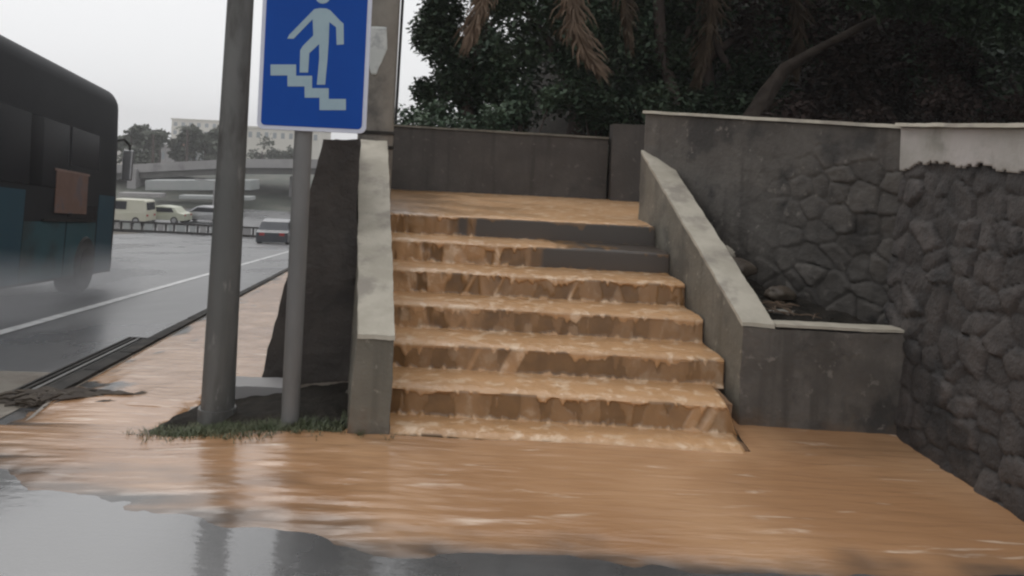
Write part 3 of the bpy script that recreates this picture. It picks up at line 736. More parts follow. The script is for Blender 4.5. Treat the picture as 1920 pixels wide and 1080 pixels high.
stick_pile('branch_litter', 'twigs scattered in the bed behind the right return wall', 'debris', (1.62, 5.0, .60), 26, .25, .03, .005, spread=(.13,.16), m=M['frond'])
def rock(name, label, c, s, m, seed):
    mb = MB(); bm = bmesh.new(); bmesh.ops.create_icosphere(bm, subdivisions=3, radius=1)
    vs = []
    for v in bm.verts:
        p = v.co.copy(); p *= 1 + .35 * noise.noise(p * 1.4 + Vector((seed, 0, 0))) + .12 * noise.noise(p * 4 + Vector((seed, 0, 0)))
        vs.append((c[0] + p.x*s[0], c[1] + p.y*s[1], c[2] + p.z*s[2]))
    mb.add(vs, [tuple(v.index for v in f.verts) for f in bm.faces]); bm.free()
    return tag(build(name, mb, m, smooth_angle=45), label, 'rock')
rock('rock', 'pale-topped rock on the soil beside the upper part of the right parapet', (1.46, 5.63, .86), (.10,.06,.05), M['coping'], 3)
rock('rock', 'dark rock on the soil just below the pale-topped one', (1.50, 5.42, .78), (.13,.08,.07), M['debris'], 8)
rock('rock', 'small dark rock against the foot of the angled wall', (1.74, 5.2, .66), (.09,.07,.05), M['debris'], 15)
rock('rock', 'flat pale stone in the bed behind the middle of the return wall', (1.70, 4.95, .585), (.10,.05,.018), M['plaster'], 21)

# drain grating beside the kerb
dr = thing('drain_grate', 'dark slotted iron drain grating lying along the gutter', 'drain', (kerbx(5.3)-.3, 5.3, g(-3,5.3)))
def drb(x0, x1, y0, y1, h0, h1, mb):
    c = []
    for h in (h0, h1):
        for (dx, y) in ((x0, y0), (x1, y0), (x1, y1), (x0, y1)):
            x = kerbx(y) - .14 + dx; c.append((x, y, g(x, y) + h))
    mb.hexa(c)
mb = MB(); drb(-.20, -.18, 4.8, 7.4, .004, .03, mb); drb(-.02, 0, 4.8, 7.4, .004, .03, mb); drb(-.18,-.02,4.8,4.83,.004,.03,mb); drb(-.18,-.02,7.37,7.4,.004,.03,mb)
build('frame', mb, M['iron'], dr)
for q in range(3):
    mb = MB(); x0 = -.165 + q * .052; drb(x0, x0+.026, 4.84, 7.36, .006, .026, mb); build('bar', mb, M['iron'] if q != 1 else M['steel'], dr)

# ------------------------------------------------------------------ trees
def leaf_cloud(mb, blobs, n, size, r_, flat=.5):
    for i in range(n):
        c, rad = blobs[r_.randrange(len(blobs))]
        d = Vector((r_.gauss(0,1), r_.gauss(0,1), r_.gauss(0,1))).normalized() * (r_.random() ** .45)
        p = Vector((c[0]+d.x*rad[0], c[1]+d.y*rad[1], c[2]+d.z*rad[2]))
        a = Vector((r_.gauss(0,1), r_.gauss(0,1), r_.gauss(0,flat))).normalized(); b = a.cross(Vector((r_.gauss(0,.6), r_.gauss(0,.6), 1))).normalized()
        s = size * r_.uniform(.5, 1.3); w_ = s * .3
        mb.add([p, p + a*s*.5 + b*w_, p + a*s - Vector((0,0,s*.15)), p + a*s*.5 - b*w_], [(0,1,2,3)])
def tree(name, label, cat, base, trunk, blobs, nleaf, lsize, leafm, barkm, group=None, limbs=()):
    t = thing(name, label, cat, base, group)
    mb = MB(); mb.tube([Vector(p) for p, r in trunk], [r for p, r in trunk], 12)
    for l in limbs: mb.tube([Vector(p) for p, r in l], [r for p, r in l], 8)
    build('trunk', mb, barkm, t, smooth_angle=60)
    mb = MB(); r_ = random.Random(hash(label) % 1000 if False else int(abs(base[0]*37 + base[1]*11)))
    leaf_cloud(mb, blobs, nleaf, lsize, r_)
    build('crown', mb, leafm, t, fixn=False)
    return t
def blobset(c, R3, n, r_, s=.33):
    out = []
    for i in range(n):
        d = Vector((r_.gauss(0,1), r_.gauss(0,1), r_.gauss(0,1))).normalized() * (r_.random() ** .4)
        q = r_.uniform(.6, 1.3) * s
        out.append(((c[0]+d.x*R3[0], c[1]+d.y*R3[1], c[2]+d.z*R3[2]), (R3[0]*q, R3[1]*q, R3[2]*q*.8)))
    return out
tr = random.Random(11)
def auto_tree(label, x, y, h, R3, nl, ls, lm, name='broadleaf_tree', group='trees behind the walls', nb=26, low=.25, s=.30):
    zb = up(x, y) if y < 60 else g(x, y)
    c = (x, y, zb + h - R3[2] * .75)
    bl = blobset(c, R3, nb, tr, s)
    tk = [((x, y, zb - .2), .16), ((x + .1, y, zb + h*.25), .13), ((x - .05, y + .1, zb + h*.55), .09), ((x, y, zb + h*.85), .04)]
    lb = []
    for q in range(7):
        b = bl[q * 2 % len(bl)][0]; k = tr.uniform(.2, .6); lb.append([((x, y, zb + h*k), .07), (((x+b[0])/2, (y+b[1])/2, (zb + h*k + b[2])/2 + .15), .045), (b, .015)])
    return tree(name, label, 'tree', (x, y, zb), tk, bl, nl, ls, lm, M['bark'], group, lb)
G1 = 'trees behind the walls'
auto_tree('dark bushy tree at the left end of the back wall, edged by white sky', -.80, 11.4, 2.55, (.98,.9,1.3), 26000, .085, M['leaf'], nb=34)
auto_tree('dense green tree behind the middle of the back wall', .75, 11.4, 3.2, (1.4,1.0,1.8), 26000, .085, M['leaf2'], nb=34)
auto_tree('tall dark tree behind the left bushy tree, its branches reaching over the sky', 1.15, 13.6, 5.6, (2.2,1.6,2.6), 28000, .11, M['leaf'], nb=40)
auto_tree('dark green tree behind the short higher block of wall', 2.5, 11.2, 3.4, (1.6,1.0,2.0), 26000, .09, M['leaf'], nb=34)
auto_tree('tall dark tree above the tall grey rendered wall', 3.1, 14.0, 5.5, (2.6,1.8,3.0), 28000, .12, M['leaf'], nb=40)
auto_tree('brownish leafy tree behind the leaning trunk', 4.6, 11.0, 3.5, (1.6,1.2,2.2), 24000, .09, M['leaf_brown'], nb=34)
auto_tree('green tree behind the pale plaster band at the far right', 6.6, 10.2, 2.7, (1.7,1.2,1.6), 14000, .11, M['leaf2'])
auto_tree('tall dark tree filling the upper right corner behind the wall', 7.4, 14.0, 5.8, (3.2,2.0,3.2), 20000, .15, M['leaf'])
auto_tree('broad dark tree at the very back above the hillside', 1.5, 18.5, 6.5, (4.0,2.0,3.8), 26000, .18, M['leaf'], nb=44)
auto_tree('broad dark tree at the back right of the hillside', 9.5, 18.5, 7.5, (5.5,2.0,4.4), 18000, .21, M['leaf'])

# shrubs along the foot of the trees
def shrub(label, x, y, h, rr, m, n=5000):
    z = up(x, y); r_ = random.Random(int(x*100+y*10)+5); bl = blobset((x, y, z + h*.5), (rr, rr*.7, h*.55), 12, r_, .4)
    t = thing('shrub', label, 'shrub', (x, y, z), 'shrubs behind the walls')
    mb = MB()
    for q in range(6): b = bl[q][0]; mb.tube([(x, y, z-.05), ((x+b[0])/2+.03, (y+b[1])/2, (z+b[2])/2), b], [.02,.014,.006], 6)
    build('stems', mb, M['bark'], t, smooth_angle=60)
    mb = MB(); leaf_cloud(mb, bl, n, .08, r_); build('foliage', mb, m, t, fixn=False)
shrub('grey-green shrub just behind the left half of the low back wall', -.9, 10.3, 1.2, .7, M['leaf2'])
shrub('bright-flecked shrub behind the centre of the low back wall', .0, 10.2, 1.3, .6, M['leaf2'])
shrub('dark shrub behind the right half of the low back wall', .95, 10.3, 1.3, .7, M['leaf'])
shrub('low dark shrub behind the tall rendered wall, beneath the thin trunk', 2.2, 9.9, 1.5, .8, M['leaf'])
shrub('low brown shrub at the foot of the leaning trunk', 3.6, 9.6, 1.6, .9, M['leaf_brown'])
shrub('low dark shrub behind the pale plaster band', 5.3, 9.4, 1.6, 1.0, M['leaf_brown'])

# palm with a thin leaning trunk and dead fronds hanging into view
def frond(mb, p0, az, ln, droop, wd, up0=.5, nseg=14, leafl=.3):
    d = Vector((math.cos(az), math.sin(az), 0)); pts = []
    a = up0; p = Vector(p0)
    for i in range(nseg + 1):
        pts.append(p.copy()); p = p + (d * math.cos(a) + Vector((0,0,math.sin(a)))) * (ln / nseg); a -= droop / nseg
        a = max(a, -1.55)
    mb.tube(pts, [.016 * (1 - .8 * i / nseg) for i in range(nseg + 1)], 5)
    for i in range(1, nseg * 3):
        t = i / (nseg * 3); k = min(nseg - 1, int(t * nseg)); q = pts[k].lerp(pts[k+1], t * nseg - k)
        tg = (pts[k+1] - pts[k]).normalized(); sd_ = tg.cross(Vector((0,0,1)))
        if sd_.length < .1: sd_ = Vector((-d.y, d.x, 0))
        sd_.normalize(); l = leafl * math.sin(math.pi * min(1, .15 + t * .85)) + .04
        for s in (-1, 1):
            e = q + sd_ * s * l * .75 + tg * l * .6 - Vector((0,0,l*.35)); m_ = (q + e)/2 + Vector((0,0,.03)); o_ = tg * .012
            mb.add([q - o_, q + o_, m_ + o_, m_ - o_, e], [(0,1,2,3),(3,2,4)])
pl = thing('palm_tree', 'slender curved palm trunk left of the leaning tree with dry brown fronds hanging beside it', 'palm tree', (2.2, 10.6, up(2.2,10.6)))
tp = [at(1270, 215, 10.6), at(1262, 170, 10.6), at(1240, 100, 10.6), at(1236, 30, 10.6), at(1232, -60, 10.6), at(1215, -160, 10.6)]
tp = [Vector((tp[0].x + .02, 10.6, up(2.2,10.6) - .2))] + tp
mb = MB(); mb.tube(tp, [.11,.085,.08,.075,.075,.08,.12], 14); build('trunk', mb, M['bark'], pl, smooth_angle=60)
crown = tp[-1]
for q in range(11):
    mb = MB(); frond(mb, crown, q * 2*math.pi/11 + .3, 2.4, 1.9, .3, .7, leafl=.42); build('frond', mb, M['leaf'], pl, fixn=False)
def hanging(mb, path, wds, n=90, seed=1, depth=.07):
    # bundle of dry leaflets following a drooping spine
    r_ = random.Random(seed); path = [Vector(p) for p in path]
    mb.tube(path, [.02] * len(path), 6)
    for i in range(n):
        t = r_.random() * (len(path) - 1.01); k = int(t); q = path[k].lerp(path[k+1], t - k); wd = wds[k] + (wds[k+1] - wds[k]) * (t - k)
        tg = (path[k+1] - path[k]).normalized(); side = Vector((1, 0, 0)) * r_.gauss(0, .5) * wd + Vector((0, 1, 0)) * r_.gauss(0, depth)
        a = q + side * .25; e = q + side + tg * r_.uniform(.12, .34); o_ = Vector((.009, .003, .002)); m_ = (a + e) / 2 + side * .15
        mb.add([a - o_, a + o_, m_ + o_*1.3, m_ - o_*1.3, e], [(0,1,2,3),(3,2,4)])
mb = MB(); hanging(mb, [crown, at(1100, -120, 9.95), at(1072, -40, 9.9), at(1078, 40, 9.9), at(1095, 90, 9.9), at(1118, 125, 9.9)], [.1,.2,.24,.26,.22,.06], 520, 2)
build('dead_frond', mb, M['frond'], pl, fixn=False)
mb = MB(); hanging(mb, [crown, at(1000, -150, 9.95), at(930, -60, 9.9), at(905, 0, 9.9), at(890, 40, 9.9), at(880, 70, 9.9)], [.1,.2,.24,.2,.14,.05], 420, 3)
build('dead_frond', mb, M['frond'], pl, fixn=False)

mb = MB(); hanging(mb, [crown, at(1290, -120, 9.95), at(1330, -30, 9.9), at(1335, 40, 9.9), at(1322, 95, 9.9), at(1310, 140, 9.9)], [.1,.2,.24,.22,.16,.05], 380, 5)
build('dead_frond', mb, M['frond_dark'], pl, fixn=False)
mb = MB(); hanging(mb, [crown, at(1340, -150, 9.95), at(1440, -80, 9.9), at(1490, -10, 9.9), at(1500, 60, 9.9), at(1492, 120, 9.9)], [.1,.2,.26,.26,.18,.05], 380, 6)
build('dead_frond', mb, M['frond_dark'], pl, fixn=False)
mb = MB(); hanging(mb, [crown, at(1180, -110, 9.95), at(1165, -40, 9.9), at(1172, 20, 9.9), at(1180, 70, 9.9)], [.1,.2,.2,.14,.05], 260, 7)
build('dead_frond', mb, M['frond_dark'], pl, fixn=False)

# leaning tree
lt = thing('leaning_tree', 'brown tree trunk leaning to the right over the tall rendered wall', 'tree', (3.0, 9.9, up(3,9.9)))
q0 = at(1415, 225, 9.6); tk = [Vector((q0.x-.25, 9.8, 1.0)), q0, at(1440, 175, 9.6), at(1470, 130, 9.5), at(1540, 90, 9.4), at(1620, 52, 9.2), at(1750, -10, 9.0), at(1900, -90, 9)]
mb = MB(); mb.tube(tk, [.22,.16,.11,.08,.06,.045,.035,.02], 12)
for i_, v_ in enumerate(mb.v):
    q_ = Vector(v_); mb.v[i_] = tuple(q_ + Vector((n3(q_.x*5, q_.y*5, q_.z*5), 0, n3(q_.x*5+9, q_.y*5, q_.z*5))) * .05)
build('trunk', mb, M['bark_dark'], lt, smooth_angle=60)
mb = MB(); r_ = random.Random(4); leaf_cloud(mb, blobset((tk[-1].x-.3, 9.3, tk[-1].z + .3), (1.8, .9, .75), 22, r_, .3), 9000, .10, r_); build('crown', mb, M['leaf_brown'], lt, fixn=False)

# unidentified dark mass over the stone wall, filled in with leaves and a trunk
oc = thing('overhanging_tree', 'nearly black low crown hanging over the pale plaster band in the upper right corner', 'tree', (7.2, 8.4, up(7.2,8.4)))
mb = MB(); mb.tube([(7.2,8.4,.9),(7.1,8.4,1.9),(6.6,8.3,2.9),(5.6,8.1,3.5),(4.4,8.0,3.9)], [.22,.19,.15,.10,.05], 12)
mb.tube([(6.9,8.35,2.4),(7.4,8.6,3.6),(7.6,8.8,5)], [.12,.09,.04], 8)
build('trunk', mb, M['bark'], oc, smooth_angle=60)
r_ = random.Random(77); bl = []
for i in range(60):
    px = r_.uniform(1500, 2300); yb = 72 + .10 * (px - 1745); D_ = r_.uniform(7.9, 9.2)
    rr_ = r_.uniform(.22, .42); c = at(px, yb, D_); bl.append(((c.x, D_, c.z + rr_*.9 + max(0, (1800-px))*.0012 + r_.random() ** 1.4 * 1.2), (rr_*1.5, rr_, rr_)))
mb = MB(); leaf_cloud(mb, bl, 60000, .075, r_); build('crown', mb, M['leaf'], oc, fixn=False)

# ------------------------------------------------------------------ bus
bus = thing('bus', 'dark-topped teal bus driving away on the wet road at the left edge', 'bus', (0,0,0))
def BP(x, y, z): return Vector((x, y, z))
def bloc(name, mb, m, parent=None, **k):
    return build(name, mb, m, parent, **k)
busparts = []
def bpart(name, mb, m, parent=None, **k):
    # built in the bus's own frame (x across, 0 = right flank; y forward, 0 = front; z up)
    me_parent = parent or bus
    o = build(name, mb, m, None, **k); o.parent = me_parent; return o
W_, H_, LB = 2.5, 3.22, 10.5
def section(y):      # outline of the body at y (y from -LB to 0): rounded roof, pulled in near the front
    t = max(0, (y + .55) / .55); inset = .42 * t ** 2.4; drop = .80 * t ** 2.0
    tb = max(0, (-LB + .25 - y) / .25); inset += .15 * tb * tb
    pts = []
    zt = H_ - drop; rr = .30
    x1, x0 = -inset, -W_ + inset
    prof = [(x1, .24), (x1 + .0, 1.4), (x1 - .04, 2.3), (x1 - .07, zt - rr)]
    for i in range(1, 7):
        a = R(90 * i / 6); prof.append((x1 - .07 - rr * (1 - math.cos(a)), zt - rr + rr * math.sin(a)))
    full = prof + [(-W_ - px, z) for px, z in reversed(prof)]
    return [(px, y, z) for px, z in full]
mb = MB(); ysec = [-LB, -LB+.1, -LB+.3] + [-LB + 1 + i*.8 for i in range(11)] + [-1.2, -.8, -.55, -.45, -.35, -.25, -.17, -.1, -.05, 0]
secs = [section(y) for y in ysec]; ns = len(secs[0])
mb.v = [p for s in secs for p in s]
mb.f = [(i*ns+j, i*ns+(j+1) % ns, (i+1)*ns+(j+1) % ns, (i+1)*ns+j) for i in range(len(secs)-1) for j in range(ns)]
mb.f += [tuple(range(ns)), tuple(range((len(secs)-1)*ns, len(secs)*ns))]
body = bpart('body', mb, M['bus_dark'], smooth_angle=40)
def flank(mb, y0, y1, z0, z1, out=.006, th=.02):
    n = max(1, int(abs(y1-y0)/.2))
    def ins(y):
        t = max(0, (y + .55) / .55); return .42 * t ** 2.4
    def fx(z): return 0 if z < 1.4 else -.04*(z-1.4)/.9
    for i in range(n):
        a = y0 + (y1-y0)*i/n; b = y0 + (y1-y0)*(i+1)/n
        xa, xb = -ins(a) + out, -ins(b) + out
        mb.hexa([(xa+fx(z0)-th,a,z0),(xa+fx(z0),a,z0),(xb+fx(z0),b,z0),(xb+fx(z0)-th,b,z0),(xa+fx(z1)-th,a,z1),(xa+fx(z1),a,z1),(xb+fx(z1),b,z1),(xb+fx(z1)-th,b,z1)])
    return mb
mb = MB(); flank(mb, -LB+.3, -4.0, .27, 1.38); bpart('side_panel', mb, M['bus_teal'])
mb = MB(); flank(mb, -3.97, -2.6, .27, 1.02); bpart('side_panel', mb, M['bus_teal'])
mb = MB(); flank(mb, -1.30, -.10, .27, 1.45); bpart('side_panel', mb, M['bus_blue'])
mb = MB(); flank(mb, -5.1, -4.0, .27, 1.40, .012); bpart('side_panel', mb, M['bus_blue'])
dd = MB(); flank(dd, -2.55, -1.36, .27, 1.02, .004); door = bpart('door', dd, M['bus_teal'])
mb = MB(); flank(mb, -2.53, -1.38, 1.08, 2.35, .006); bpart('door_glass', mb, M['glass_dark'], door)
for q in range(4):
    a = -LB + .5 + q * 1.65
    mb = MB(); flank(mb, a, a + 1.55, 1.47, 2.35, .006); bpart('window', mb, M['glass_dark'])
mb = MB(); flank(mb, -3.9, -2.62, 1.47, 2.35, .006); bpart('window', mb, M['glass_dark'])
mb = MB(); flank(mb, -3.05, -1.85, 1.14, 1.70, .016, .01); po = bpart('poster', mb, M['orange'])  # flat orange-coloured panel laid on the flank at window height
mb = MB(); flank(mb, -3.1, -1.8, 1.70, 1.73, .02, .02); bpart('poster_edge', mb, M['poster_edge'], po)
mb = MB(); flank(mb, -3.4, -1.6, 1.03, 1.06, .03, .03); bpart('trim', mb, M['iron'])
for side in (0, 1):
    for yc in (-1.75, -7.9):
        xo = .03 if side == 0 else -W_ - .03; xi = xo - .3 if side == 0 else xo + .3
        mb = MB(); mb.tube([(xo, yc, .41), (xo + (xi-xo)*.1, yc, .41), (xi, yc, .41)], [.38,.41,.41], 28)
        tyre = bpart('wheel', mb, M['rubber'], smooth_angle=40)
        mb = MB(); xr_ = xo + (.012 if side == 0 else -.012); mb.tube([(xr_, yc, .41), (xi, yc, .41)], [.24,.26], 20); bpart('rim', mb, M['iron'], tyre, smooth_angle=40)
mb = MB(); mb.tube([(-.25,-.08,2.40),(-.10,.08,2.45),(-.02,.14,2.35),(-.02,.14,2.25)], .022, 8); mir = bpart('mirror', mb, M['iron'], smooth_angle=50)
mb = MB(); mb.box(-.12,.05,.10,.19,1.75,2.28); bpart('mirror_housing', mb, M['chrome'], mir, bevel=.03)
mb = MB(); mb.box(-2.1,-.4,-.02,.006,1.1,2.2); bpart('windscreen', mb, M['glass_dark'])
fwd = Vector((KW, 1, -.104)).normalized(); rt = fwd.cross(Vector((0,0,1))).normalized(); upv = rt.cross(fwd)
bx, by = -6.62, 13.45
bus.matrix_world = Matrix(((rt.x,fwd.x,upv.x,bx),(rt.y,fwd.y,upv.y,by),(rt.z,fwd.z,upv.z,g(bx,by)),(0,0,0,1)))

# road spray thrown up along the foot of the bus
sm = bpy.data.materials.new('road_spray'); sm.use_nodes = True; t = sm.node_tree; t.nodes.clear()
tc = t.nodes.new('ShaderNodeTexCoord'); ln = t.nodes.new('ShaderNodeVectorMath'); ln.operation = 'LENGTH'
mr = t.nodes.new('ShaderNodeMapRange'); mr.inputs['From Min'].default_value = 1.0; mr.inputs['From Max'].default_value = .2; mr.inputs['To Max'].default_value = 1.15
nz_ = t.nodes.new('ShaderNodeTexNoise'); nz_.inputs['Scale'].default_value = 2.0
mu = t.nodes.new('ShaderNodeMath'); mu.operation = 'MULTIPLY'
vs_ = t.nodes.new('ShaderNodeVolumePrincipled'); vs_.inputs['Color'].default_value = (.9,.9,.92,1)
o_ = t.nodes.new('ShaderNodeOutputMaterial')
t.links.new(tc.outputs['Object'], ln.inputs[0]); t.links.new(ln.outputs['Value'], mr.inputs['Value']); t.links.new(tc.outputs['Object'], nz_.inputs['Vector'])
t.links.new(mr.outputs['Result'], mu.inputs[0]); t.links.new(nz_.outputs['Fac'], mu.inputs[1]); t.links.new(mu.outputs[0], vs_.inputs['Density']); t.links.new(vs_.outputs[0], o_.inputs['Volume'])
for q, (yc, ll, hh) in enumerate(((-2.2, 1.9, .62), (-5.6, 2.6, .6))):
    mb = MB(); bm = bmesh.new(); bmesh.ops.create_icosphere(bm, subdivisions=3, radius=1)
    mb.add([tuple(v.co) for v in bm.verts], [tuple(v.index for v in f.verts) for f in bm.faces]); bm.free()
    o = build('spray', mb, sm); o['kind'] = 'stuff'; o['label'] = 'grey spray thrown up from the wet road along the foot of the bus'
    o.matrix_world = bus.matrix_world @ Matrix.Translation((.25, yc, .15)) @ Matrix.Diagonal((.75, ll, hh, 1))

# ------------------------------------------------------------------ cars
def car(label, loc, rot, paint, van=False, name='parked_car', cat='car', group=None, L=4.2, W=1.75):
    t = thing(name, label, cat, (0,0,0), group)
    def part(nm, mb, m, p=None, **k):
        o = build(nm, mb, m, None, **k); o.parent = p or t; return o
    if van: prof = [(-L/2,.3),(-L/2,1.0),(-L/2+.1,1.9),(-L/2+.3,2.0),(L*.18,2.0),(L*.33,1.3),(L/2-.05,1.1),(L/2,.7),(L/2,.3)]
    else: prof = [(-L/2,.3),(-L/2,.85),(-L*.38,.95),(-L*.28,1.38),(-L*.05,1.47),(L*.12,1.42),(L*.27,.98),(L*.45,.85),(L/2,.65),(L/2,.3)]
    def sec(x, k): return [(x, -k*W/2 * (1 - .16*max(0, (z-.9)/.6)), z) for x, z in prof]
    mb = MB(); n = len(prof)
    ks = [-1, -.96, .96, 1]
    def pt(x, z, k):
        shrink = 1 - .17 * max(0, min(1, (z - .9) / .6)); e = .04 if abs(k) == 1 else 0
        return (x * (1 - e*.6), k * W / 2 * shrink, z - (e if z > 1 else 0))
    mb.v = [pt(x, z, k) for k in ks for x, z in prof]
    mb.f = [(i*n+j, i*n+(j+1) % n, (i+1)*n+(j+1) % n, (i+1)*n+j) for i in range(3) for j in range(n)] + [tuple(range(n)), tuple(range(3*n, 4*n))]
    part('body', mb, paint, bevel=.03)
    ztop = 1.85 if van else 1.38; zlo = 1.2 if van else .98
    for s in (-1, 1):
        y0, y1 = s * W/2 * (.985 if not van else .95), s * W/2 * (.86 if not van else .85)
        mb = MB()
        if van: pp = [(-L*.1,zlo),(L*.30,zlo),(L*.17,ztop),(-L*.1,ztop)]
        else: pp = [(-L*.30,zlo),(L*.22,zlo),(L*.10,ztop-.03),(-L*.24,ztop-.05)]
        mb.prism([(x, y0 + (y1-y0)*(z-zlo)/(ztop-zlo) + s*.004, z) for x, z in pp], (0, s*.012, 0)); part('window', mb, M['glass_dark'])
        for xw in (-L*.31, L*.31):
            mb = MB(); mb.tube([(xw, s*(W/2-.2), .31), (xw, s*(W/2+.01), .31)], .31, 20); wq = part('wheel', mb, M['rubber'], smooth_angle=40)
            mb = MB(); mb.tube([(xw, s*(W/2-.1), .31), (xw, s*(W/2+.018), .31)], .19, 16); part('rim', mb, M['chrome'], wq, smooth_angle=40)
        mb = MB(); mb.box(-L/2-.012, -L/2+.05, s*W/2*.62-.14, s*W/2*.62+.14, .68, .84); part('tail_light', mb, M['lamp_red'])
        mb = MB(); mb.box(L/2-.05, L/2+.012, s*W/2*.62-.16, s*W/2*.62+.16, .55, .68); part('headlight', mb, M['chrome'])
    mb = MB()
    if van: mb.hexa([(-L/2-.01,-.6,1.2),(-L/2-.01,.6,1.2),(-L/2+.1,.6,1.2),(-L/2+.1,-.6,1.2),(-L/2+.06,-.6,1.8),(-L/2+.06,.6,1.8),(-L/2+.15,.6,1.8),(-L/2+.15,-.6,1.8)])
    else: mb.hexa([(-L*.375,-.6,.98),(-L*.375,.6,.98),(-L*.3,.6,.98),(-L*.3,-.6,.98),(-L*.29,-.55,1.33),(-L*.29,.55,1.33),(-L*.2,.55,1.33),(-L*.2,-.55,1.33)])
    part('rear_window', mb, M['glass_dark'])
    t.location = loc; t.rotation_euler = (0, 0, rot)
    return t
p = at(262, 412, 66); car('cream van partly hidden by the bus, beyond the road barrier', (p.x-1.1, 66, g(-30,66)), R(175), M['van'], van=True, name='van', cat='van')
p = at(300, 412, 68); car('pale green car beyond the barrier, just right of the cream van', (p.x+.3, 68, g(-30,68)), R(178), M['car_pale'])
p = at(385, 414, 70); car('grey car beyond the barrier, close to the thick grey pole', (p.x+.0, 70, g(-30,70)), R(178), M['chrome'])
p = at(520, 452, 47); car('dark car driving away down the road between the two posts', (p.x, 47, g(p.x,47)+.0), R(98), M['car_dark'])

# barrier at the end of the road
br = thing('road_barrier', 'low barrier with pale uprights across the far end of the wet road', 'barrier', (-26, 58, g(-26,58)))
zb = g(-20, 58); xL, xR = -31.5, -17.0
mb = MB(); mb.box(xL, xR, 57.95, 58.05, zb+.62, zb+.74); build('rail', mb, M['iron'], br)
mb = MB(); mb.box(xL, xR, 57.95, 58.05, zb+.0, zb+.14); build('rail', mb, M['iron'], br)
x = xL + .1; q = 0
while x < xR - .3:
    wd = .42 if q % 3 else .62
    if q % 5 == 3: wd = .25
    mb = MB(); mb.box(x, x+wd, 57.97, 58.03, zb+.15, zb+.61); build('upright', mb, M['far_pale'] if q % 4 != 3 else M['fascia'], br)
    mb = MB(); mb.box(x+wd+.10, x+wd+.22, 57.96, 58.04, zb+.15, zb+.61); build('post', mb, M['iron'], br)
    x += wd + .34; q += 1

# ------------------------------------------------------------------ overpass and beyond
ov = thing('overpass', 'long grey concrete road bridge crossing the view beyond the barrier', 'bridge', (-30, 92, g(-30,92)))
D = 92
a, b, c_, d_ = at(150, 322, D+14), at(440, 303, D), at(760, 312, D-8), None
def ovseg(p, q, zt, zb_, dep, mb, yoff=0):
    mb.hexa([(p.x,p.y+yoff,p.z+zb_),(q.x,q.y+yoff,q.z+zb_),(q.x,q.y+yoff+dep,q.z+zb_),(p.x,p.y+yoff+dep,p.z+zb_),(p.x,p.y+yoff,p.z+zt),(q.x,q.y+yoff,q.z+zt),(q.x,q.y+yoff+dep,q.z+zt),(p.x,p.y+yoff+dep,p.z+zt)])
pts = [at(60, 312, D+6), at(250, 308, D+3), at(440, 298, D), at(600, 299, D-1), at(900, 312, D-2)]
mb = MB(); mb2 = MB()
for p, q in zip(pts, pts[1:]):
    ovseg(p, q, .0, -1.0, .4, mb, -.3); ovseg(p, q, -1.01, -1.75, 8, mb2, 0)
build('fascia', mb, M['fascia'], ov); build('deck', mb2, M['deck'], ov)
for px in (200, 262, 425, 560, 700):
    p = at(px, 330, D+4); mb = MB(); mb.box(p.x-.5, p.x+.5, D+2, D+6, -7, -2.6); build('pier', mb, M['fascia'], ov)
# pale ramp walls under the bridge
def slab(name, label, cat, x0, x1, yt, yb, D, dep, m, tilt=0):
    p, q = at(x0, yt, D), at(x1, yt + tilt, D); r0, r1 = at(x0, yb, D), at(x1, yb + tilt, D)
    mb = MB(); mb.hexa([(r0.x,D,r0.z),(r1.x,D,r1.z),(r1.x,D+dep,r1.z),(r0.x,D+dep,r0.z),(p.x,D,p.z),(q.x,D,q.z),(q.x,D+dep,q.z),(p.x,D+dep,p.z)])
    return tag(build(name, mb, m, bevel=.05), label, cat)
slab('ramp_wall', 'long pale ramp wall seen beneath the bridge, the upper of two', 'wall', 272, 470, 338, 357, 86, 3, M['far_pale'], 0)
slab('ramp_wall', 'thin pale wall below the upper ramp wall, above the parked cars', 'wall', 335, 470, 366, 373, 80, 1.5, M['far_pale'], 3)
slab('ramp_wall', 'grey wall low under the left end of the bridge, beside the bus mirror', 'wall', 222, 300, 361, 369, 82, 1.5, M['fascia'], 2)
# dark bank below
mb = MB()
def bank(u, v):
    x = -60 + 75 * u; y = 84 + 26 * v
    return (x, y, -5.95 + 3.1 * smooth(v) + .5 * fbm(x*.15, y*.15, 2) - (1.0 if v == 0 else 0))
mb.grid(60, 14, bank); M['bank2'] = mat('dark_grass_bank', (.07,.08,.065), (.12,.12,.10), rough=.8, scale=.3, bump=.3)
struct(build('embankment', mb, M['bank2'], smooth_angle=60))

def lamp(label, px, D, h):
    p = at(px, 430, D); z = g(p.x, D); t = thing('street_lamp', label, 'street lamp', (p.x, D, z))
    mb = MB(); mb.tube([(p.x,D,z),(p.x,D,z+h)], [.09,.05], 8); build('pole', mb, M['fascia'], t, smooth_angle=60)
    mb = MB(); mb.tube([(p.x,D,z+h),(p.x-1.2,D,z+h+.15)], [.04,.05], 6); build('arm', mb, M['fascia'], t, smooth_angle=60)
    mb = MB(); mb.box(p.x-1.8,p.x-1.15,D-.12,D+.12,z+h+.08,z+h+.2); build('lamp_head', mb, M['fascia'], t)
lamp('thin pale street lamp beside the thick grey pole, in front of the bridge', 398, 74, 3.4)

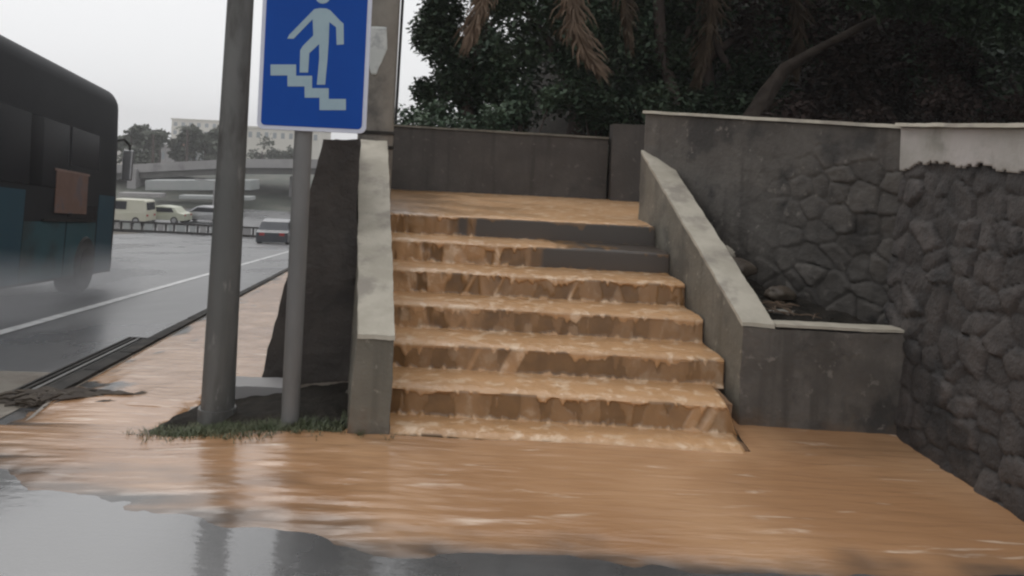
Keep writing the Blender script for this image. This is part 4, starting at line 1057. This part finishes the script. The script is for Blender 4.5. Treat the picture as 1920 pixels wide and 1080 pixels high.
def far_tree(label, px, ytop, D, rw, m=None, ybase=330, n=1800):
    p = at(px, ytop, D); zb_ = g(p.x, D) if D < 500 else -6; h = p.z - zb_
    r_ = random.Random(int(px*3+D)); rz = min(h*.45, rw*1.1)
    bl = blobset((p.x, D, p.z - rz*.8), (rw, rw*.8, rz), 12, r_, .42)
    t = thing('broadleaf_tree', label, 'tree', (p.x, D, zb_), 'far trees beyond the bridge')
    mb = MB(); mb.tube([(p.x, D, zb_), (p.x+.2, D, zb_+h*.5), (p.x, D, p.z-rz*.5)], [.35,.25,.1], 8); build('trunk', mb, M['bark'], t, smooth_angle=60)
    mb = MB(); leaf_cloud(mb, bl, n, .75, r_); build('crown', mb, m or M['leaf_far'], t, fixn=False)
far_tree('dark tree right beside the bus mirror, above the bridge', 246, 240, 118, 2.0)
far_tree('small pointed dark tree above the bridge, second from the bus', 270, 240, 124, 1.5)
far_tree('rounded dark tree above the bridge, left of the pale tall building', 299, 239, 120, 1.8)
far_tree('low tree in front of the left edge of the pale tall building', 335, 262, 128, 1.5)
far_tree('dark tree in front of the middle of the pale tall building', 364, 238, 126, 1.7)
far_tree('wide low tree left of the thick grey pole', 385, 262, 126, 2.6)
far_tree('tree half hidden behind the thick grey pole', 412, 245, 128, 2.0)
far_tree('low hazy tree under the blue sign, left part', 492, 268, 150, 3.0)
far_tree('low hazy tree under the blue sign, next to the slim post', 535, 272, 150, 3.2)
far_tree('low bushy tree between the bridge and the bus mirror', 258, 275, 112, 2.4)
def fpalm(label, px, ytop, D):
    p = at(px, ytop, D); zb_ = g(p.x, D); t = thing('palm_tree', label, 'palm tree', (p.x, D, zb_))
    mb = MB(); mb.tube([(p.x, D, zb_), (p.x+.1, D, (zb_+p.z)/2), (p.x, D, p.z-.9)], [.28,.2,.18], 8); build('trunk', mb, M['bark'], t, smooth_angle=60)
    for q in range(12):
        mb = MB(); frond(mb, (p.x, D, p.z-.9), q*.524, 2.3, 2.0, .3, .8, nseg=8, leafl=.8); build('frond', mb, M['leaf_far'], t, fixn=False)
fpalm('tall palm rising above the far trees in front of the pale tall building', 352, 232, 122)
fpalm('palm tree standing just left of the rounded dark tree', 288, 240, 110)

def building(name, label, px0, px1, ytop, D, dep, m, rows, cols, roof=None, zb_=-6.2):
    p, q = at(px0, ytop, D), at(px1, ytop, D); zt = (p.z + q.z)/2
    t = thing(name, label, 'building', ((p.x+q.x)/2, D, zb_))
    mb = MB(); mb.box(p.x, q.x, D, D+dep, zb_, zt); build('wall', mb, m, t)
    if roof:
        mb = MB(); e = .4; my = D + dep/2; rz = 1.6
        mb.add([(p.x-e,D-e,zt+.02),(q.x+e,D-e,zt+.02),(q.x+e,D+dep+e,zt+.02),(p.x-e,D+dep+e,zt+.02),(p.x+1,my,zt+rz),(q.x-1,my,zt+rz)], [(0,1,5,4),(1,2,5),(2,3,4,5),(3,0,4),(0,3,2,1)])
        build('roof', mb, roof, t)
    else:
        mb = MB(); mb.box(p.x-.3, q.x+.3, D-.3, D+dep+.3, zt+.003, zt+.5); build('roof', mb, m, t)
    W = q.x - p.x
    for r_ in range(rows):
        for c in range(cols):
            x0 = p.x + W*(c+.28)/cols; x1 = p.x + W*(c+.72)/cols; z1 = zt - .9 - r_*3.0; z0 = z1 - 1.4
            mb = MB(); mb.box(x0, x1, D-.06, D-.003, z0, z1); w_ = build('window', mb, M['bldwin'], t)
building('apartment_building', 'pale cream tall building in the mist above the far trees', 322, 410, 226, 290, 14, M['bld'], 4, 6)
building('house', 'low house with a dull red roof above the bridge', 340, 385, 276, 140, 8, M['far_pale'], 1, 4, M['roof_red'])
building('house', 'small white house right of the red-roofed one, above the bridge', 386, 415, 279, 138, 7, M['far_pale'], 1, 3)
building('house', 'low grey house among the trees left of the pale tall building', 252, 312, 274, 150, 8, M['fascia'], 1, 6)
building('warehouse', 'long pale flat building seen under the blue sign', 462, 600, 243, 200, 12, M['bld'], 1, 9)

# ------------------------------------------------------------------ rain haze
hz = bpy.data.materials.new('rain_haze'); hz.use_nodes = True; t = hz.node_tree; t.nodes.clear()
vo = t.nodes.new('ShaderNodeVolumePrincipled'); vo.inputs['Color'].default_value = (.99,.99,1,1); vo.inputs['Density'].default_value = .0010
om = t.nodes.new('ShaderNodeOutputMaterial'); t.links.new(vo.outputs[0], om.inputs['Volume'])
mb = MB(); mb.box(-720, 720, -320, 720, -12, 22)
o = build('haze', mb, hz); o['kind'] = 'stuff'
